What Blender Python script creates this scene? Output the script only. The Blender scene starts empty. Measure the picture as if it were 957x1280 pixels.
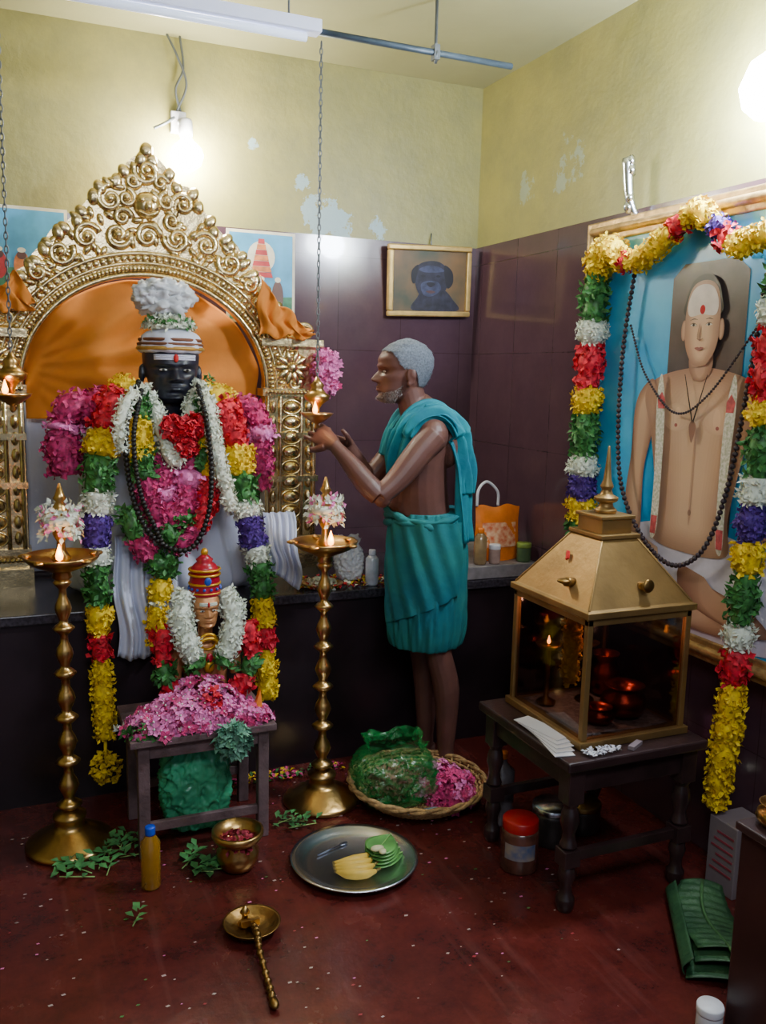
import bpy, math, random
from mathutils import Vector, Matrix, noise
random.seed(7)
rnd=random.random
def U(a,b): return a+(b-a)*rnd()
V=Vector
pi=math.pi
# ------------------------------------------------------------------ materials
def lin(c):
    c=c/255.0
    return c/12.92 if c<=0.04045 else ((c+0.055)/1.055)**2.4
def rgb(c): return (lin(c[0]),lin(c[1]),lin(c[2]),1)
MATS={}
def mat(name,c,rough=.5,metal=0,var=.15,scale=25,bump=0,bscale=60,emit=0,trans=0,alpha=1,sheen=0,coat=0,c2=None):
    if name in MATS: return MATS[name]
    m=bpy.data.materials.new(name);m.use_nodes=True
    nt=m.node_tree;b=nt.nodes["Principled BSDF"];L=nt.links
    b.inputs["Roughness"].default_value=rough;b.inputs["Metallic"].default_value=metal
    b.inputs["Transmission Weight"].default_value=trans
    b.inputs["Alpha"].default_value=alpha
    if coat: b.inputs["Coat Weight"].default_value=coat
    if sheen: b.inputs["Sheen Weight"].default_value=sheen
    tc=nt.nodes.new("ShaderNodeTexCoord")
    n=nt.nodes.new("ShaderNodeTexNoise");n.inputs["Scale"].default_value=scale;n.inputs["Detail"].default_value=4
    L.new(tc.outputs["Object"],n.inputs["Vector"])
    r=nt.nodes.new("ShaderNodeValToRGB")
    a=rgb(c)
    lo=tuple(max(0,x*(1-var)) for x in a[:3])+(1,);hi=tuple(min(1,x*(1+var)) for x in a[:3])+(1,)
    if c2: lo=a;hi=rgb(c2)
    r.color_ramp.elements[0].color=lo;r.color_ramp.elements[1].color=hi
    r.color_ramp.elements[0].position=.35;r.color_ramp.elements[1].position=.65
    L.new(n.outputs["Fac"],r.inputs["Fac"]);L.new(r.outputs["Color"],b.inputs["Base Color"])
    if bump:
        n2=nt.nodes.new("ShaderNodeTexNoise");n2.inputs["Scale"].default_value=bscale;n2.inputs["Detail"].default_value=3
        L.new(tc.outputs["Object"],n2.inputs["Vector"])
        bp=nt.nodes.new("ShaderNodeBump");bp.inputs["Strength"].default_value=bump;bp.inputs["Distance"].default_value=.01
        L.new(n2.outputs["Fac"],bp.inputs["Height"]);L.new(bp.outputs["Normal"],b.inputs["Normal"])
    if emit:
        b.inputs["Emission Color"].default_value=rgb(c);b.inputs["Emission Strength"].default_value=emit
    MATS[name]=m
    return m
def glassmat(name,c,mixf=.12,rough=.03):
    if name in MATS: return MATS[name]
    m=bpy.data.materials.new(name);m.use_nodes=True;nt=m.node_tree;nt.nodes.remove(nt.nodes["Principled BSDF"])
    t=nt.nodes.new("ShaderNodeBsdfTransparent");t.inputs[0].default_value=rgb(c)
    g=nt.nodes.new("ShaderNodeBsdfGlossy");g.inputs["Roughness"].default_value=rough
    x=nt.nodes.new("ShaderNodeMixShader");x.inputs[0].default_value=mixf
    nt.links.new(t.outputs[0],x.inputs[1]);nt.links.new(g.outputs[0],x.inputs[2])
    nt.links.new(x.outputs[0],nt.nodes["Material Output"].inputs[0]);MATS[name]=m
    return m
yellow=mat("marigold_yellow",(240,196,20),.65,var=.3,scale=60)
red=mat("rose_red",(205,25,50),.65,var=.4,scale=60)
green=mat("leaf_green",(58,118,55),.55,var=.5,scale=50)
white=mat("jasmine_white",(218,224,208),.65,var=.15,scale=60)
purple=mat("aster_purple",(75,42,130),.7,var=.4,scale=60)
magenta=mat("petal_magenta",(185,45,105),.65,var=.45,scale=70)
pink=mat("petal_pink",(235,120,182),.65,var=.35,scale=70)
brass=mat("brass",(200,160,98),.3,1,var=.2,scale=12,bump=.15,bscale=40)
archbrass=mat("embossed_brass",(228,204,152),.25,1,var=.2,scale=16,bump=.22,bscale=60)
goldp=mat("gold_painted_metal",(146,116,70),.45,.7,var=.2,scale=8,bump=.12)
darkbrass=mat("tarnished_brass",(135,105,60),.4,1,var=.3,scale=20,bump=.2)
steel=mat("steel",(228,232,238),.24,1,var=.05,scale=10)
grey=mat("grey_pipe",(95,100,105),.5,.4)
flame=mat("flame",(255,150,50),emit=14)
flamew=mat("flame_core",(255,225,150),emit=30)
skin=mat("brown_skin",(92,58,50),.5,var=.14,scale=14,bump=.05,bscale=150)
hairg=mat("grey_hair",(98,104,114),.9,var=.3,scale=160)
stub=mat("white_stubble",(122,114,112),.9,var=.25,scale=180)
teal=mat("teal_cloth",(0,104,122),.8,scale=9,bump=.4,bscale=25,c2=(8,130,142))
tealg=mat("teal_green_cloth",(0,92,108),.8,scale=4,bump=.4,bscale=25,c2=(8,114,106))
orange=mat("orange_cloth",(206,122,36),.8,var=.12,scale=6,bump=.2,bscale=14)
wcloth=mat("white_cloth",(200,203,222),.85,var=.05,scale=6,bump=.3,bscale=18)
stone=mat("black_stone",(30,32,46),.38,var=.3,scale=14,bump=.1)
bronze=mat("bronze_skin",(190,130,84),.38,.35,var=.15,scale=18)
black=mat("black_beads",(20,19,20),.45,var=.4,scale=40)
rud=mat("seed_beads",(52,38,46),.5,var=.4,scale=60,bump=.4)
dwood=mat("dark_wood",(48,32,33),.36,var=.35,scale=9,bump=.1,coat=.2)
gwood=mat("weathered_wood",(98,76,78),.6,var=.3,scale=14,bump=.3)
wick=mat("wicker",(168,132,84),.7,var=.35,scale=60,bump=.5,bscale=120)
gplast=mat("green_plastic",(66,178,130),.3,var=.3,scale=8,bump=.5,bscale=20,alpha=.72)
cplast=mat("clear_plastic",(228,231,236),.3,var=.05,alpha=.72,bump=.7,bscale=22)
plastw=mat("white_plastic",(215,215,222),.4,var=.03)
redp=mat("red_plastic",(170,22,22),.35,var=.08)
bluep=mat("blue_plastic",(25,70,200),.35,var=.05)
orangep=mat("orange_packet",(230,122,30),.4,var=.1)
banana=mat("banana_skin",(215,176,70),.5,var=.12,scale=20)
copper=mat("copper",(160,66,52),.3,1,var=.2)
paper=mat("paper",(205,205,212),.8,var=.03)
card=mat("cardboard",(130,116,122),.8,var=.05)
oil=mat("mustard_oil",(170,120,30),.12,var=.1,alpha=.7,coat=.5)
redc=mat("red_lacquer",(165,16,42),.3,var=.1)
yel2=mat("yellow_gold",(225,170,45),.35,.6,var=.1)
eyew=mat("eye_white",(200,195,188),.3,var=.02)
eyem=mat("aged_eye_white",(150,135,128),.3,var=.02)
eyeb=mat("eye_dark",(15,12,12),.3,var=.02)
redmark=mat("vermilion",(190,20,20),.7,var=.05)
# ------------------------------------------------------------------ mesh builder
def cr(P,n=8):
    P=[V(p) for p in P]
    if len(P)<3: 
        return [P[0].lerp(P[-1],i/n) for i in range(n+1)]
    Q=[2*P[0]-P[1]]+P+[2*P[-1]-P[-2]];o=[]
    for i in range(1,len(Q)-2):
        a,b,c,d=Q[i-1:i+3]
        for k in range(n):
            t=k/n
            o.append(.5*((2*b)+(c-a)*t+(2*a-5*b+4*c-d)*t*t+(3*b-a-3*c+d)*t**3))
    o.append(P[-1]);return o
# human head surface: angle around the head, height parameter, outward offset
def tab(T,x):
    if x<=T[0][0]: return T[0][1]
    for i in range(len(T)-1):
        if x<=T[i+1][0]:
            q=(x-T[i][0])/(T[i+1][0]-T[i][0]);q=q*q*(3-2*q)*.5+q*.5
            return T[i][1]*(1-q)+T[i+1][1]*q
    return T[-1][1]
HF=[(0,.140),(.03,.158),(.07,.170),(.14,.168),(.22,.172),(.32,.168),(.42,.166),(.50,.161),(.57,.170),(.68,.171),(.80,.158),(.90,.130),(.96,.100),(1,.066)]
HB=[(0,.090),(.05,.070),(.14,.035),(.22,.012),(.32,-.006),(.42,-.017),(.5,-.023),(.6,-.028),(.7,-.028),(.8,-.020),(.9,.002),(.96,.030),(1,.060)]
HW=[(0,.022),(.03,.032),(.07,.041),(.14,.050),(.22,.056),(.32,.061),(.42,.067),(.5,.069),(.6,.073),(.7,.074),(.8,.071),(.9,.058),(.96,.038),(1,.004)]
NZ=[(.300,0),(.315,.011),(.332,.023),(.355,.029),(.385,.028),(.41,.024),(.46,.016),(.52,.008),(.57,.002),(.60,0)]
NW=[(.3,.015),(.38,.014),(.5,.009),(.6,.010)]
def ga(d,s): return math.exp(-(d/s)**2)
def head(a,t,off=0):
    f,b,w=tab(HF,t),tab(HB,t),tab(HW,t);cx=(f+b)/2;rx=(f-b)/2
    c,s=math.cos(a),math.sin(a)
    x=cx+(rx+off)*math.copysign(abs(c)**.88,c);y=(w+off)*math.copysign(abs(s)**.92,s);z=1.397+.227*t+(off if t>.8 else 0)*(t-.8)*5
    if c>0:
        d=tab(NZ,t)*ga(y,tab(NW,t))
        for q in (-1,1):
            d+=.011*ga(y-q*.014,.007)*ga(t-.345,.030)
            d-=.011*ga(y-q*.031,.016)*ga(t-.490,.045);d+=.004*ga(y-q*.031,.010)*ga(t-.490,.022)
            d+=.006*ga(y-q*.026,.018)*ga(t-.575,.028);d+=.006*ga(y-q*.046,.014)*ga(t-.400,.06)
            d-=.003*ga(y-q*.040,.012)*ga(t-.26,.05)
        d+=.007*ga(y,.022)*ga(t-.250,.020);d-=.005*ga(y,.024)*ga(t-.225,.008);d+=.007*ga(y,.019)*ga(t-.200,.020)
        d-=.005*ga(y,.022)*ga(t-.145,.022);d+=.007*ga(y,.020)*ga(t-.075,.035)
        x+=d*min(1,c*2.2)
    return V((x,y,z))
class MB:
    def __init__(s,M=None): s.v=[];s.f=[];s.m=[];s.s=[];s.M=M or Matrix()
    def add(s,vs,fs,m=0,sm=True):
        o=len(s.v)
        s.v.extend([tuple(s.M@V(p)) for p in vs])
        for f in fs:
            s.f.append([i+o for i in f]);s.m.append(m);s.s.append(sm)
    def hg(s,off=0,keep=None,na=120,nt=130,m=0):
        vs=[];fs=[]
        for j in range(nt+1):
            for i in range(na):
                a=2*pi*i/na;t=j/nt
                vs.append(head(a,t,off(a,t) if callable(off) else off))
        for j in range(nt):
            for i in range(na):
                f=(j*na+i,j*na+(i+1)%na,(j+1)*na+(i+1)%na,(j+1)*na+i)
                if keep and not keep((vs[f[0]]+vs[f[2]])/2): continue
                fs.append(f)
        if not keep: fs.append(tuple(reversed(range(na))));fs.append(tuple(nt*na+k for k in range(na)))
        s.add(vs,fs,m)
    def box(s,x0,x1,y0,y1,z0,z1,m=0):
        s.add([(x0,y0,z0),(x1,y0,z0),(x1,y1,z0),(x0,y1,z0),(x0,y0,z1),(x1,y0,z1),(x1,y1,z1),(x0,y1,z1)],
          [(0,3,2,1),(4,5,6,7),(0,1,5,4),(1,2,6,5),(2,3,7,6),(3,0,4,7)],m,False)
    def lathe(s,prof,c=(0,0,0),seg=32,m=0,sx=1,sy=1,wob=None):
        vs=[];fs=[];n=len(prof)
        for i,(r,z) in enumerate(prof):
            for k in range(seg):
                a=2*pi*k/seg;rr=max(r,1e-4)
                if wob: rr*=wob(a,z)
                vs.append((c[0]+rr*math.cos(a)*sx,c[1]+rr*math.sin(a)*sy,c[2]+z))
        for i in range(n-1):
            for k in range(seg):
                k2=(k+1)%seg;fs.append((i*seg+k,i*seg+k2,(i+1)*seg+k2,(i+1)*seg+k))
        if prof[0][0]>1e-3: fs.append(tuple(reversed(range(seg))))
        if prof[-1][0]>1e-3: fs.append(tuple((n-1)*seg+k for k in range(seg)))
        s.add(vs,fs,m)
    def tube(s,P,r,seg=8,m=0,up=None,cap=True,closed=False):
        P=[V(p) for p in P];n=len(P);vs=[];fs=[]
        if not isinstance(r,(list,tuple)): r=[r]*n
        elif len(r)!=n:
            r0=r;r=[]
            for i in range(n):
                t=i/(n-1)*(len(r0)-1);j=min(int(t),len(r0)-2);q=t-j
                A,B=r0[j],r0[j+1]
                if isinstance(A,tuple): r.append((A[0]*(1-q)+B[0]*q,A[1]*(1-q)+B[1]*q))
                else: r.append(A*(1-q)+B*q)
        N=None
        for i in range(n):
            if closed: T=P[(i+1)%n]-P[i-1]
            else: T=P[min(i+1,n-1)]-P[max(i-1,0)]
            if T.length<1e-9: T=V((0,0,1))
            T.normalize()
            if up is not None: N=V(up)-T*T.dot(V(up))
            elif N is None:
                N=T.orthogonal()
            else: N=N-T*T.dot(N)
            if N.length<1e-6: N=T.orthogonal()
            N.normalize();B=T.cross(N)
            a,b=r[i] if isinstance(r[i],tuple) else (r[i],r[i])
            for k in range(seg):
                w=2*pi*k/seg;vs.append(P[i]+B*(math.cos(w)*a)+N*(math.sin(w)*b))
        for i in range(n if closed else n-1):
            i2=(i+1)%n
            for k in range(seg):
                k2=(k+1)%seg;fs.append((i*seg+k,i*seg+k2,i2*seg+k2,i2*seg+k))
        if cap and not closed: fs.append(tuple(reversed(range(seg))));fs.append(tuple((n-1)*seg+k for k in range(seg)))
        s.add(vs,fs,m)
    def ell(s,c,r,m=0,seg=16,rings=10,keep=None,R=None,disp=None):
        if not isinstance(r,(tuple,list)): r=(r,r,r)
        vs=[];fs=[];R=R or Matrix.Identity(3)
        for i in range(rings+1):
            t=pi*i/rings
            for k in range(seg):
                a=2*pi*k/seg
                p=V((math.sin(t)*math.cos(a),math.sin(t)*math.sin(a),math.cos(t)))
                d=disp(p) if disp else 1
                vs.append(V(c)+R@V((p.x*r[0]*d,p.y*r[1]*d,p.z*r[2]*d)))
        for i in range(rings):
            for k in range(seg):
                k2=(k+1)%seg
                f=(i*seg+k,(i+1)*seg+k,(i+1)*seg+k2,i*seg+k2)
                if keep:
                    q=sum((vs[j] for j in f),V())/4
                    if not keep(q): continue
                fs.append(f)
        s.add(vs,fs,m)
    def grid(s,fn,nu,nv,m=0,th=0):
        vs=[V(fn(i/nu,j/nv)) for j in range(nv+1) for i in range(nu+1)];w=nu+1
        fs=[(j*w+i,j*w+i+1,(j+1)*w+i+1,(j+1)*w+i) for j in range(nv) for i in range(nu)]
        s.add(vs,fs,m)
    def poly(s,pts,m=0): s.add(pts,[tuple(range(len(pts)))],m,False)
    def prism(s,pts,d,m=0):
        n=len(pts);pts=[V(p) for p in pts];d=V(d)
        s.add(pts+[p+d for p in pts],[tuple(range(n)),tuple(reversed(range(n,2*n)))]+[(i,i+n,(i+1)%n+n,(i+1)%n) for i in range(n)],m,False)
    def torus(s,c,R_,r,m=0,seg=24,rs=8,nrm=(0,0,1),sq=1):
        q=V(nrm).to_track_quat('Z','Y')
        s.tube([V(c)+q@V((R_*math.cos(2*pi*i/seg),R_*sq*math.sin(2*pi*i/seg),0)) for i in range(seg)],r,rs,m,up=nrm,closed=True)
    def petal(s,c,n,l,w,m=0,cup=.3,out=.5):
        t=V((rnd()-.5,rnd()-.5,rnd()-.5));a=(t-n*t.dot(n))
        if a.length<1e-4: return
        a.normalize();a=(a+n*U(.1,.9)*out*2).normalized();b=a.cross(n)
        if b.length<1e-4: return
        b.normalize();u=b.cross(a)
        if u.dot(n)<0:u=-u
        c=V(c)
        s.add([c,c+a*l*.55+b*w*.5+u*w*cup,c+a*l,c+a*l*.55-b*w*.5+u*w*cup],[(0,1,2),(0,2,3)],m)
    def blossom(s,c,n,R,m=0,mc=None):
        n=V(n).normalized();b=n.orthogonal().normalized();b.rotate(Matrix.Rotation(U(0,6.28),3,n));e=n.cross(b);c=V(c)
        for k in range(5):
            a=2*pi*k/5;d=(b*math.cos(a)+e*math.sin(a));q=n.cross(d);u=U(.15,.45)
            p0=c;p1=c+d*R*.55+q*R*.34+n*R*u;p2=c+d*R+n*R*u*.7;p3=c+d*R*.55-q*R*.34+n*R*u;pm=c+d*R*.55+n*R*(u-.15)
            s.add([p0,p1,p2,p3,pm],[(0,1,4),(1,2,4),(2,3,4),(3,0,4)],m)
        s.ell(c+n*R*.15,R*.16,m if mc is None else mc,6,4)
STY={'y':("marigold_band",yellow,.019,.013,1.0),'r':("rose_band",red,.024,.020,.9),'g':("leaf_band",green,.030,.015,.9),
 'w':("jasmine_band",white,.020,.009,1.0),'p':("aster_band",purple,.017,.011,1.0),'m':("petal_band",magenta,.023,.018,.9),'k':("petal_band",pink,.023,.018,1.0)}
COL=bpy.context.scene.collection
def meta(ob,label=None,cat=None,group=None,kind=None):
    if label: ob["label"]=label
    if cat: ob["category"]=cat
    if group: ob["group"]=group
    if kind: ob["kind"]=kind
def empty(name,loc,label,cat,group=None):
    e=bpy.data.objects.new(name,None);e.location=loc;e.empty_display_size=.05;COL.objects.link(e);meta(e,label,cat,group);return e
def parent_world(p):
    if p.type=='EMPTY': return tuple(p.location)
    return tuple(p["_w"])
def mk(name,mb,mats,parent=None,origin=None,label=None,cat=None,group=None,kind=None,bevel=0,sub=0,solid=0):
    if not isinstance(mats,(list,tuple)): mats=[mats]
    if parent is not None: o=V(parent_world(parent)) if origin is None else V(origin)
    else:
        if origin is None:
            xs=[p[0] for p in mb.v];ys=[p[1] for p in mb.v];zs=[p[2] for p in mb.v]
            origin=((min(xs)+max(xs))/2,(min(ys)+max(ys))/2,min(zs))
        o=V(origin)
    me=bpy.data.meshes.new(name)
    me.from_pydata([(p[0]-o.x,p[1]-o.y,p[2]-o.z) for p in mb.v],[],mb.f)
    for a in mats: me.materials.append(a)
    me.polygons.foreach_set("material_index",mb.m);me.polygons.foreach_set("use_smooth",mb.s);me.update()
    ob=bpy.data.objects.new(name,me);COL.objects.link(ob)
    ob["_w"]=tuple(o)
    if parent is not None:
        ob.parent=parent;ob.location=o-V(parent_world(parent))
    else: ob.location=o
    meta(ob,label,cat,group,kind)
    if solid:
        m=ob.modifiers.new("s","SOLIDIFY");m.thickness=solid;m.offset=0
    if bevel:
        m=ob.modifiers.new("b","BEVEL");m.width=bevel;m.segments=2;m.limit_method='ANGLE'
    if sub:
        m=ob.modifiers.new("u","SUBSURF");m.levels=sub;m.render_levels=sub
    return ob
def boxparts(name,boxes,mt,E,bevel=.002):
    for b in boxes:
        mb=MB();mb.box(*b);mk(name,mb,mt,parent=E,bevel=bevel)
def remesh(ob,vox=.005,it=6):
    m=ob.modifiers.new("r","REMESH");m.mode='VOXEL';m.voxel_size=vox;m.use_smooth_shade=True
    m2=ob.modifiers.new("sm","SMOOTH");m2.factor=.5;m2.iterations=it
    dg=bpy.context.evaluated_depsgraph_get();dg.update()
    me=bpy.data.meshes.new_from_object(ob.evaluated_get(dg))
    mats=[x for x in ob.data.materials]
    ob.modifiers.clear();ob.data=me
    me.materials.clear()
    for a in mats: me.materials.append(a)
    for p in me.polygons: p.use_smooth=True;p.material_index=0
def garland(name,label,path,bands,r,n=14,dens=1.0,group=None):
    pts=cr(path,n);S=[0]
    for i in range(1,len(pts)): S.append(S[-1]+(pts[i]-pts[i-1]).length)
    L=S[-1]
    def at(s):
        s=min(max(s,0),L*.9999)
        lo,hi=0,len(S)-1
        while hi-lo>1:
            mid=(lo+hi)//2
            if S[mid]<=s: lo=mid
            else: hi=mid
        q=(s-S[lo])/max(1e-9,S[lo+1]-S[lo])
        return pts[lo].lerp(pts[lo+1],q),(pts[lo+1]-pts[lo]).normalized()
    rf=r if callable(r) else (lambda t:r)
    E=empty(name,tuple(pts[-1]),label,"garland",group)
    tot=sum(b[1] for b in bands);s0=0
    for k,wt in bands:
        nm,mt,pl,pw,rk=STY[k];s1=s0+L*wt/tot;mb=MB();K=max(3,int((s1-s0)/.01))
        core=[];rr=[];ph=U(0,6)
        def wv(s): return 1+.10*math.sin(s*75+ph)
        for i in range(K+1):
            u=i/K;s=s0+(s1-s0)*u;core.append(at(s)[0]);rr.append(rf(s/L)*rk*wv(s)*(.84-.2*abs(2*u-1)**4))
        mb.tube(core,rr,10,0)
        rm=rf((s0+s1)/2/L);N=int(2*pi*rm*(s1-s0)/(pl*pw)*1.7*dens)
        for i in range(N):
            u=rnd();s=s0+(s1-s0)*u;p,T=at(s);a=rnd()*2*pi;N1=T.orthogonal().normalized();B=T.cross(N1)
            d=N1*math.cos(a)+B*math.sin(a);rad=rf(s/L)*rk*wv(s)*(.84-.18*abs(2*u-1)**4)*U(.88,1.12)
            nn=(d+V((U(-.5,.5),U(-.5,.5),U(-.5,.5)))).normalized()
            mb.petal(p+d*rad,nn,pl*U(.7,1.2),pw*U(.8,1.2))
        mk(nm,mb,mt,parent=E);s0=s1
    return E
def heap(mb,c,r,n,m,l=.024,w=.018,top=True):
    for i in range(n):
        a=rnd()*2*pi;t=math.acos(U(0 if top else -1,1))
        d=V((math.sin(t)*math.cos(a),math.sin(t)*math.sin(a),math.cos(t)))
        k=U(.85,1.08)
        mb.petal(V(c)+V((d.x*r[0]*k,d.y*r[1]*k,d.z*r[2]*k)),(d+V((U(-.5,.5),U(-.5,.5),U(0,.5)))).normalized(),l*U(.7,1.3),w*U(.7,1.3),m)
def bheap(mb,c,r,n,ms,R=.02,mc=None):
    for i in range(n):
        a=rnd()*2*pi;t=math.acos(U(0,1))
        d=V((math.sin(t)*math.cos(a),math.sin(t)*math.sin(a),math.cos(t)));k=U(.9,1.12)
        mb.blossom(V(c)+V((d.x*r[0]*k,d.y*r[1]*k,d.z*r[2]*k)),d+V((U(-.5,.5),U(-.8,.2),U(0,.6))),R*U(.75,1.2),random.choice(ms),mc)
def flame_at(mb,c,s=1,m=0):
    mb.lathe([(0.001,0),(.006*s,.004*s),(.0075*s,.011*s),(.004*s,.023*s),(.001,.034*s)],c,10,m)
def mv(x,z,y,yn):
    k=yn/y;return (x*k,yn,1.5+(z-1.5)*k)
# ------------------------------------------------------------------ room
def node_wall(name,kind):
    m=bpy.data.materials.new(name);m.use_nodes=True;nt=m.node_tree;b=nt.nodes["Principled BSDF"];L=nt.links
    g=nt.nodes.new("ShaderNodeNewGeometry")
    def noi(sc,det=5,rough=.6):
        n=nt.nodes.new("ShaderNodeTexNoise");n.inputs["Scale"].default_value=sc;n.inputs["Detail"].default_value=det;n.inputs["Roughness"].default_value=rough
        L.new(g.outputs["Position"],n.inputs["Vector"]);return n
    def ramp(src,stops):
        r=nt.nodes.new("ShaderNodeValToRGB");e=r.color_ramp.elements
        while len(e)<len(stops): e.new(.5)
        for i,(p,c) in enumerate(stops): e[i].position=p;e[i].color=rgb(c) if max(c)>1.01 else (c[0],c[1],c[2],1)
        L.new(src,r.inputs["Fac"]);return r
    def mix(f,a,bb):
        x=nt.nodes.new("ShaderNodeMix");x.data_type='RGBA'
        if isinstance(f,float): x.inputs[0].default_value=f
        else: L.new(f,x.inputs[0])
        L.new(a,x.inputs[6]);
        if isinstance(bb,tuple): x.inputs[7].default_value=bb
        else: L.new(bb,x.inputs[7])
        return x.outputs[2]
    def math_(op,a,bb):
        x=nt.nodes.new("ShaderNodeMath");x.operation=op
        for i,q in enumerate((a,bb)):
            if isinstance(q,(int,float)): x.inputs[i].default_value=q
            else: L.new(q,x.inputs[i])
        return x.outputs[0]
    if kind=="plaster":
        base=ramp(noi(1.3).outputs["Fac"],[(.3,(142,135,74)),(.7,(162,154,90))])
        st=ramp(noi(4,9,.75).outputs["Fac"],[(.38,(.0,.0,.0)),(.62,(1,1,1))])
        c=mix(st.outputs[0],mix(.5,base.outputs[0],rgb((112,112,80))),base.outputs[0])
        nz=noi(9,9,.75).outputs["Fac"];tot=None
        for (x,y,z,r) in ((1.28,3.75,2.14,.10),(1.37,3.75,2.11,.08),(1.20,3.75,2.29,.035),(1.56,3.75,2.13,.055),(2.05,3.35,2.27,.07),(2.05,3.02,2.34,.09),(2.05,3.1,2.25,.06),(.98,3.75,2.42,.025)):
            vm=nt.nodes.new("ShaderNodeVectorMath");vm.operation='DISTANCE';L.new(g.outputs["Position"],vm.inputs[0]);vm.inputs[1].default_value=(x,y,z)
            d=math_('DIVIDE',vm.outputs["Value"],r);d=math_('ADD',d,math_('MULTIPLY',math_('SUBTRACT',nz,.5),6.5))
            t=math_('MULTIPLY',math_('LESS_THAN',d,.65),.85 if y>3.5 else .35)
            tot=t if tot is None else math_('MAXIMUM',tot,t)
        c=mix(tot,c,rgb((150,178,186)));L.new(c,b.inputs["Base Color"]);b.inputs["Roughness"].default_value=.45
        h=noi(14,6).outputs["Fac"];bs=.2
    elif kind=="ceil":
        base=ramp(noi(1.0).outputs["Fac"],[(.3,(146,143,102)),(.7,(164,160,116))]);L.new(base.outputs[0],b.inputs["Base Color"]);b.inputs["Roughness"].default_value=.7
        h=noi(10).outputs["Fac"];bs=.1
    elif kind=="floor":
        base=ramp(noi(3,9,.75).outputs["Fac"],[(.3,(56,21,20)),(.55,(88,32,28)),(.75,(108,46,40))])
        st=ramp(noi(9,9,.8).outputs["Fac"],[(.5,(0,0,0)),(.75,(1,1,1))])
        c=mix(st.outputs[0],base.outputs[0],rgb((48,20,21)));
        mp=nt.nodes.new("ShaderNodeMapping");mp.inputs["Scale"].default_value=(16,1.4,1);mp.inputs["Rotation"].default_value=(0,0,.35);L.new(g.outputs["Position"],mp.inputs["Vector"])
        n3=nt.nodes.new("ShaderNodeTexNoise");n3.inputs["Scale"].default_value=1.5;n3.inputs["Detail"].default_value=8;L.new(mp.outputs[0],n3.inputs["Vector"])
        sc=ramp(n3.outputs["Fac"],[(.56,(0,0,0)),(.74,(.2,.2,.2))])
        c=mix(sc.outputs[0],c,rgb((132,84,78)))
        L.new(c,b.inputs["Base Color"])
        rr=nt.nodes.new("ShaderNodeMapRange");rr.inputs[3].default_value=.13;rr.inputs[4].default_value=.36;L.new(noi(6,6).outputs["Fac"],rr.inputs[0]);L.new(rr.outputs[0],b.inputs["Roughness"])
        h=noi(20,6).outputs["Fac"];bs=.10
    if kind=="tile":
        sep=nt.nodes.new("ShaderNodeSeparateXYZ");L.new(g.outputs["Position"],sep.inputs[0])
        ad=nt.nodes.new("ShaderNodeMath");ad.operation='ADD';L.new(sep.outputs[0],ad.inputs[0]);L.new(sep.outputs[1],ad.inputs[1])
        cb=nt.nodes.new("ShaderNodeCombineXYZ");L.new(ad.outputs[0],cb.inputs[0]);L.new(sep.outputs[2],cb.inputs[1])
        br=nt.nodes.new("ShaderNodeTexBrick");br.offset=0;br.inputs["Scale"].default_value=1;br.inputs["Mortar Size"].default_value=.002
        br.inputs["Brick Width"].default_value=.30;br.inputs["Row Height"].default_value=.40;br.inputs["Bias"].default_value=-.3
        br.inputs["Color1"].default_value=rgb((74,52,62));br.inputs["Color2"].default_value=rgb((68,47,57));br.inputs["Mortar"].default_value=rgb((56,38,44))
        L.new(cb.outputs[0],br.inputs["Vector"])
        st=ramp(noi(7,7,.7).outputs["Fac"],[(.4,(0,0,0)),(.8,(.5,.5,.5))])
        c=mix(st.outputs[0],br.outputs["Color"],rgb((90,66,74)));L.new(c,b.inputs["Base Color"]);b.inputs["Roughness"].default_value=.17
        b.inputs["Coat Weight"].default_value=.3
        h=noi(2.5,2).outputs["Fac"];bs=.12
    bp=nt.nodes.new("ShaderNodeBump");bp.inputs["Strength"].default_value=bs;bp.inputs["Distance"].default_value=.02
    L.new(h,bp.inputs["Height"]);L.new(bp.outputs[0],b.inputs["Normal"])
    return m
plaster=node_wall("olive_plaster","plaster");ceilm=node_wall("ceiling_paint","ceil");floorm=node_wall("red_oxide_floor","floor");tilem=node_wall("dado_tile","tile")
def slab(name,b,m):
    mb=MB();mb.box(*b);return mk(name,mb,m,kind="structure",origin=(0,0,0))
slab("floor",(-1.6,2.2,-1.2,3.9,-.1,0),floorm)
slab("ceiling",(-1.6,2.2,-1.2,3.9,2.78,2.88),ceilm)
slab("wall_back",(-1.6,2.2,3.75,3.9,0,2.78),plaster)
slab("wall_right",(2.05,2.2,-1.2,3.75,0,2.78),plaster)
slab("wall_left",(-1.7,-1.6,-1.2,3.9,0,2.78),plaster)
slab("trim_1",(-1.6,2.05,3.735,3.75,0,2.08),tilem)
slab("trim_2",(2.035,2.05,-1.2,3.735,0,2.08),tilem)
# platform
gran=mat("dark_granite",(50,45,52),.25,var=.5,scale=90)
pf=mat("dark_tile_face",(34,24,29),.3,var=.3,scale=6)
E=empty("altar_platform",(.2,3.4,0),"dark granite topped raised platform along the wall","platform")
mb=MB();mb.box(-1.6,2.034,3.10,3.734,0,.645);mk("platform_body",mb,pf,parent=E)
mb=MB();mb.box(-1.6,2.034,3.08,3.734,.645,.68);mk("platform_top",mb,gran,parent=E,bevel=.004)
mb=MB();mb.box(1.64,2.034,3.09,3.734,.681,.735)
mk("raised_stone_ledge",mb,mat("pale_edge",(125,118,120),.5,var=.2),label="grey stone slab ledge on the platform beside the corner",cat="ledge",bevel=.004)
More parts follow.
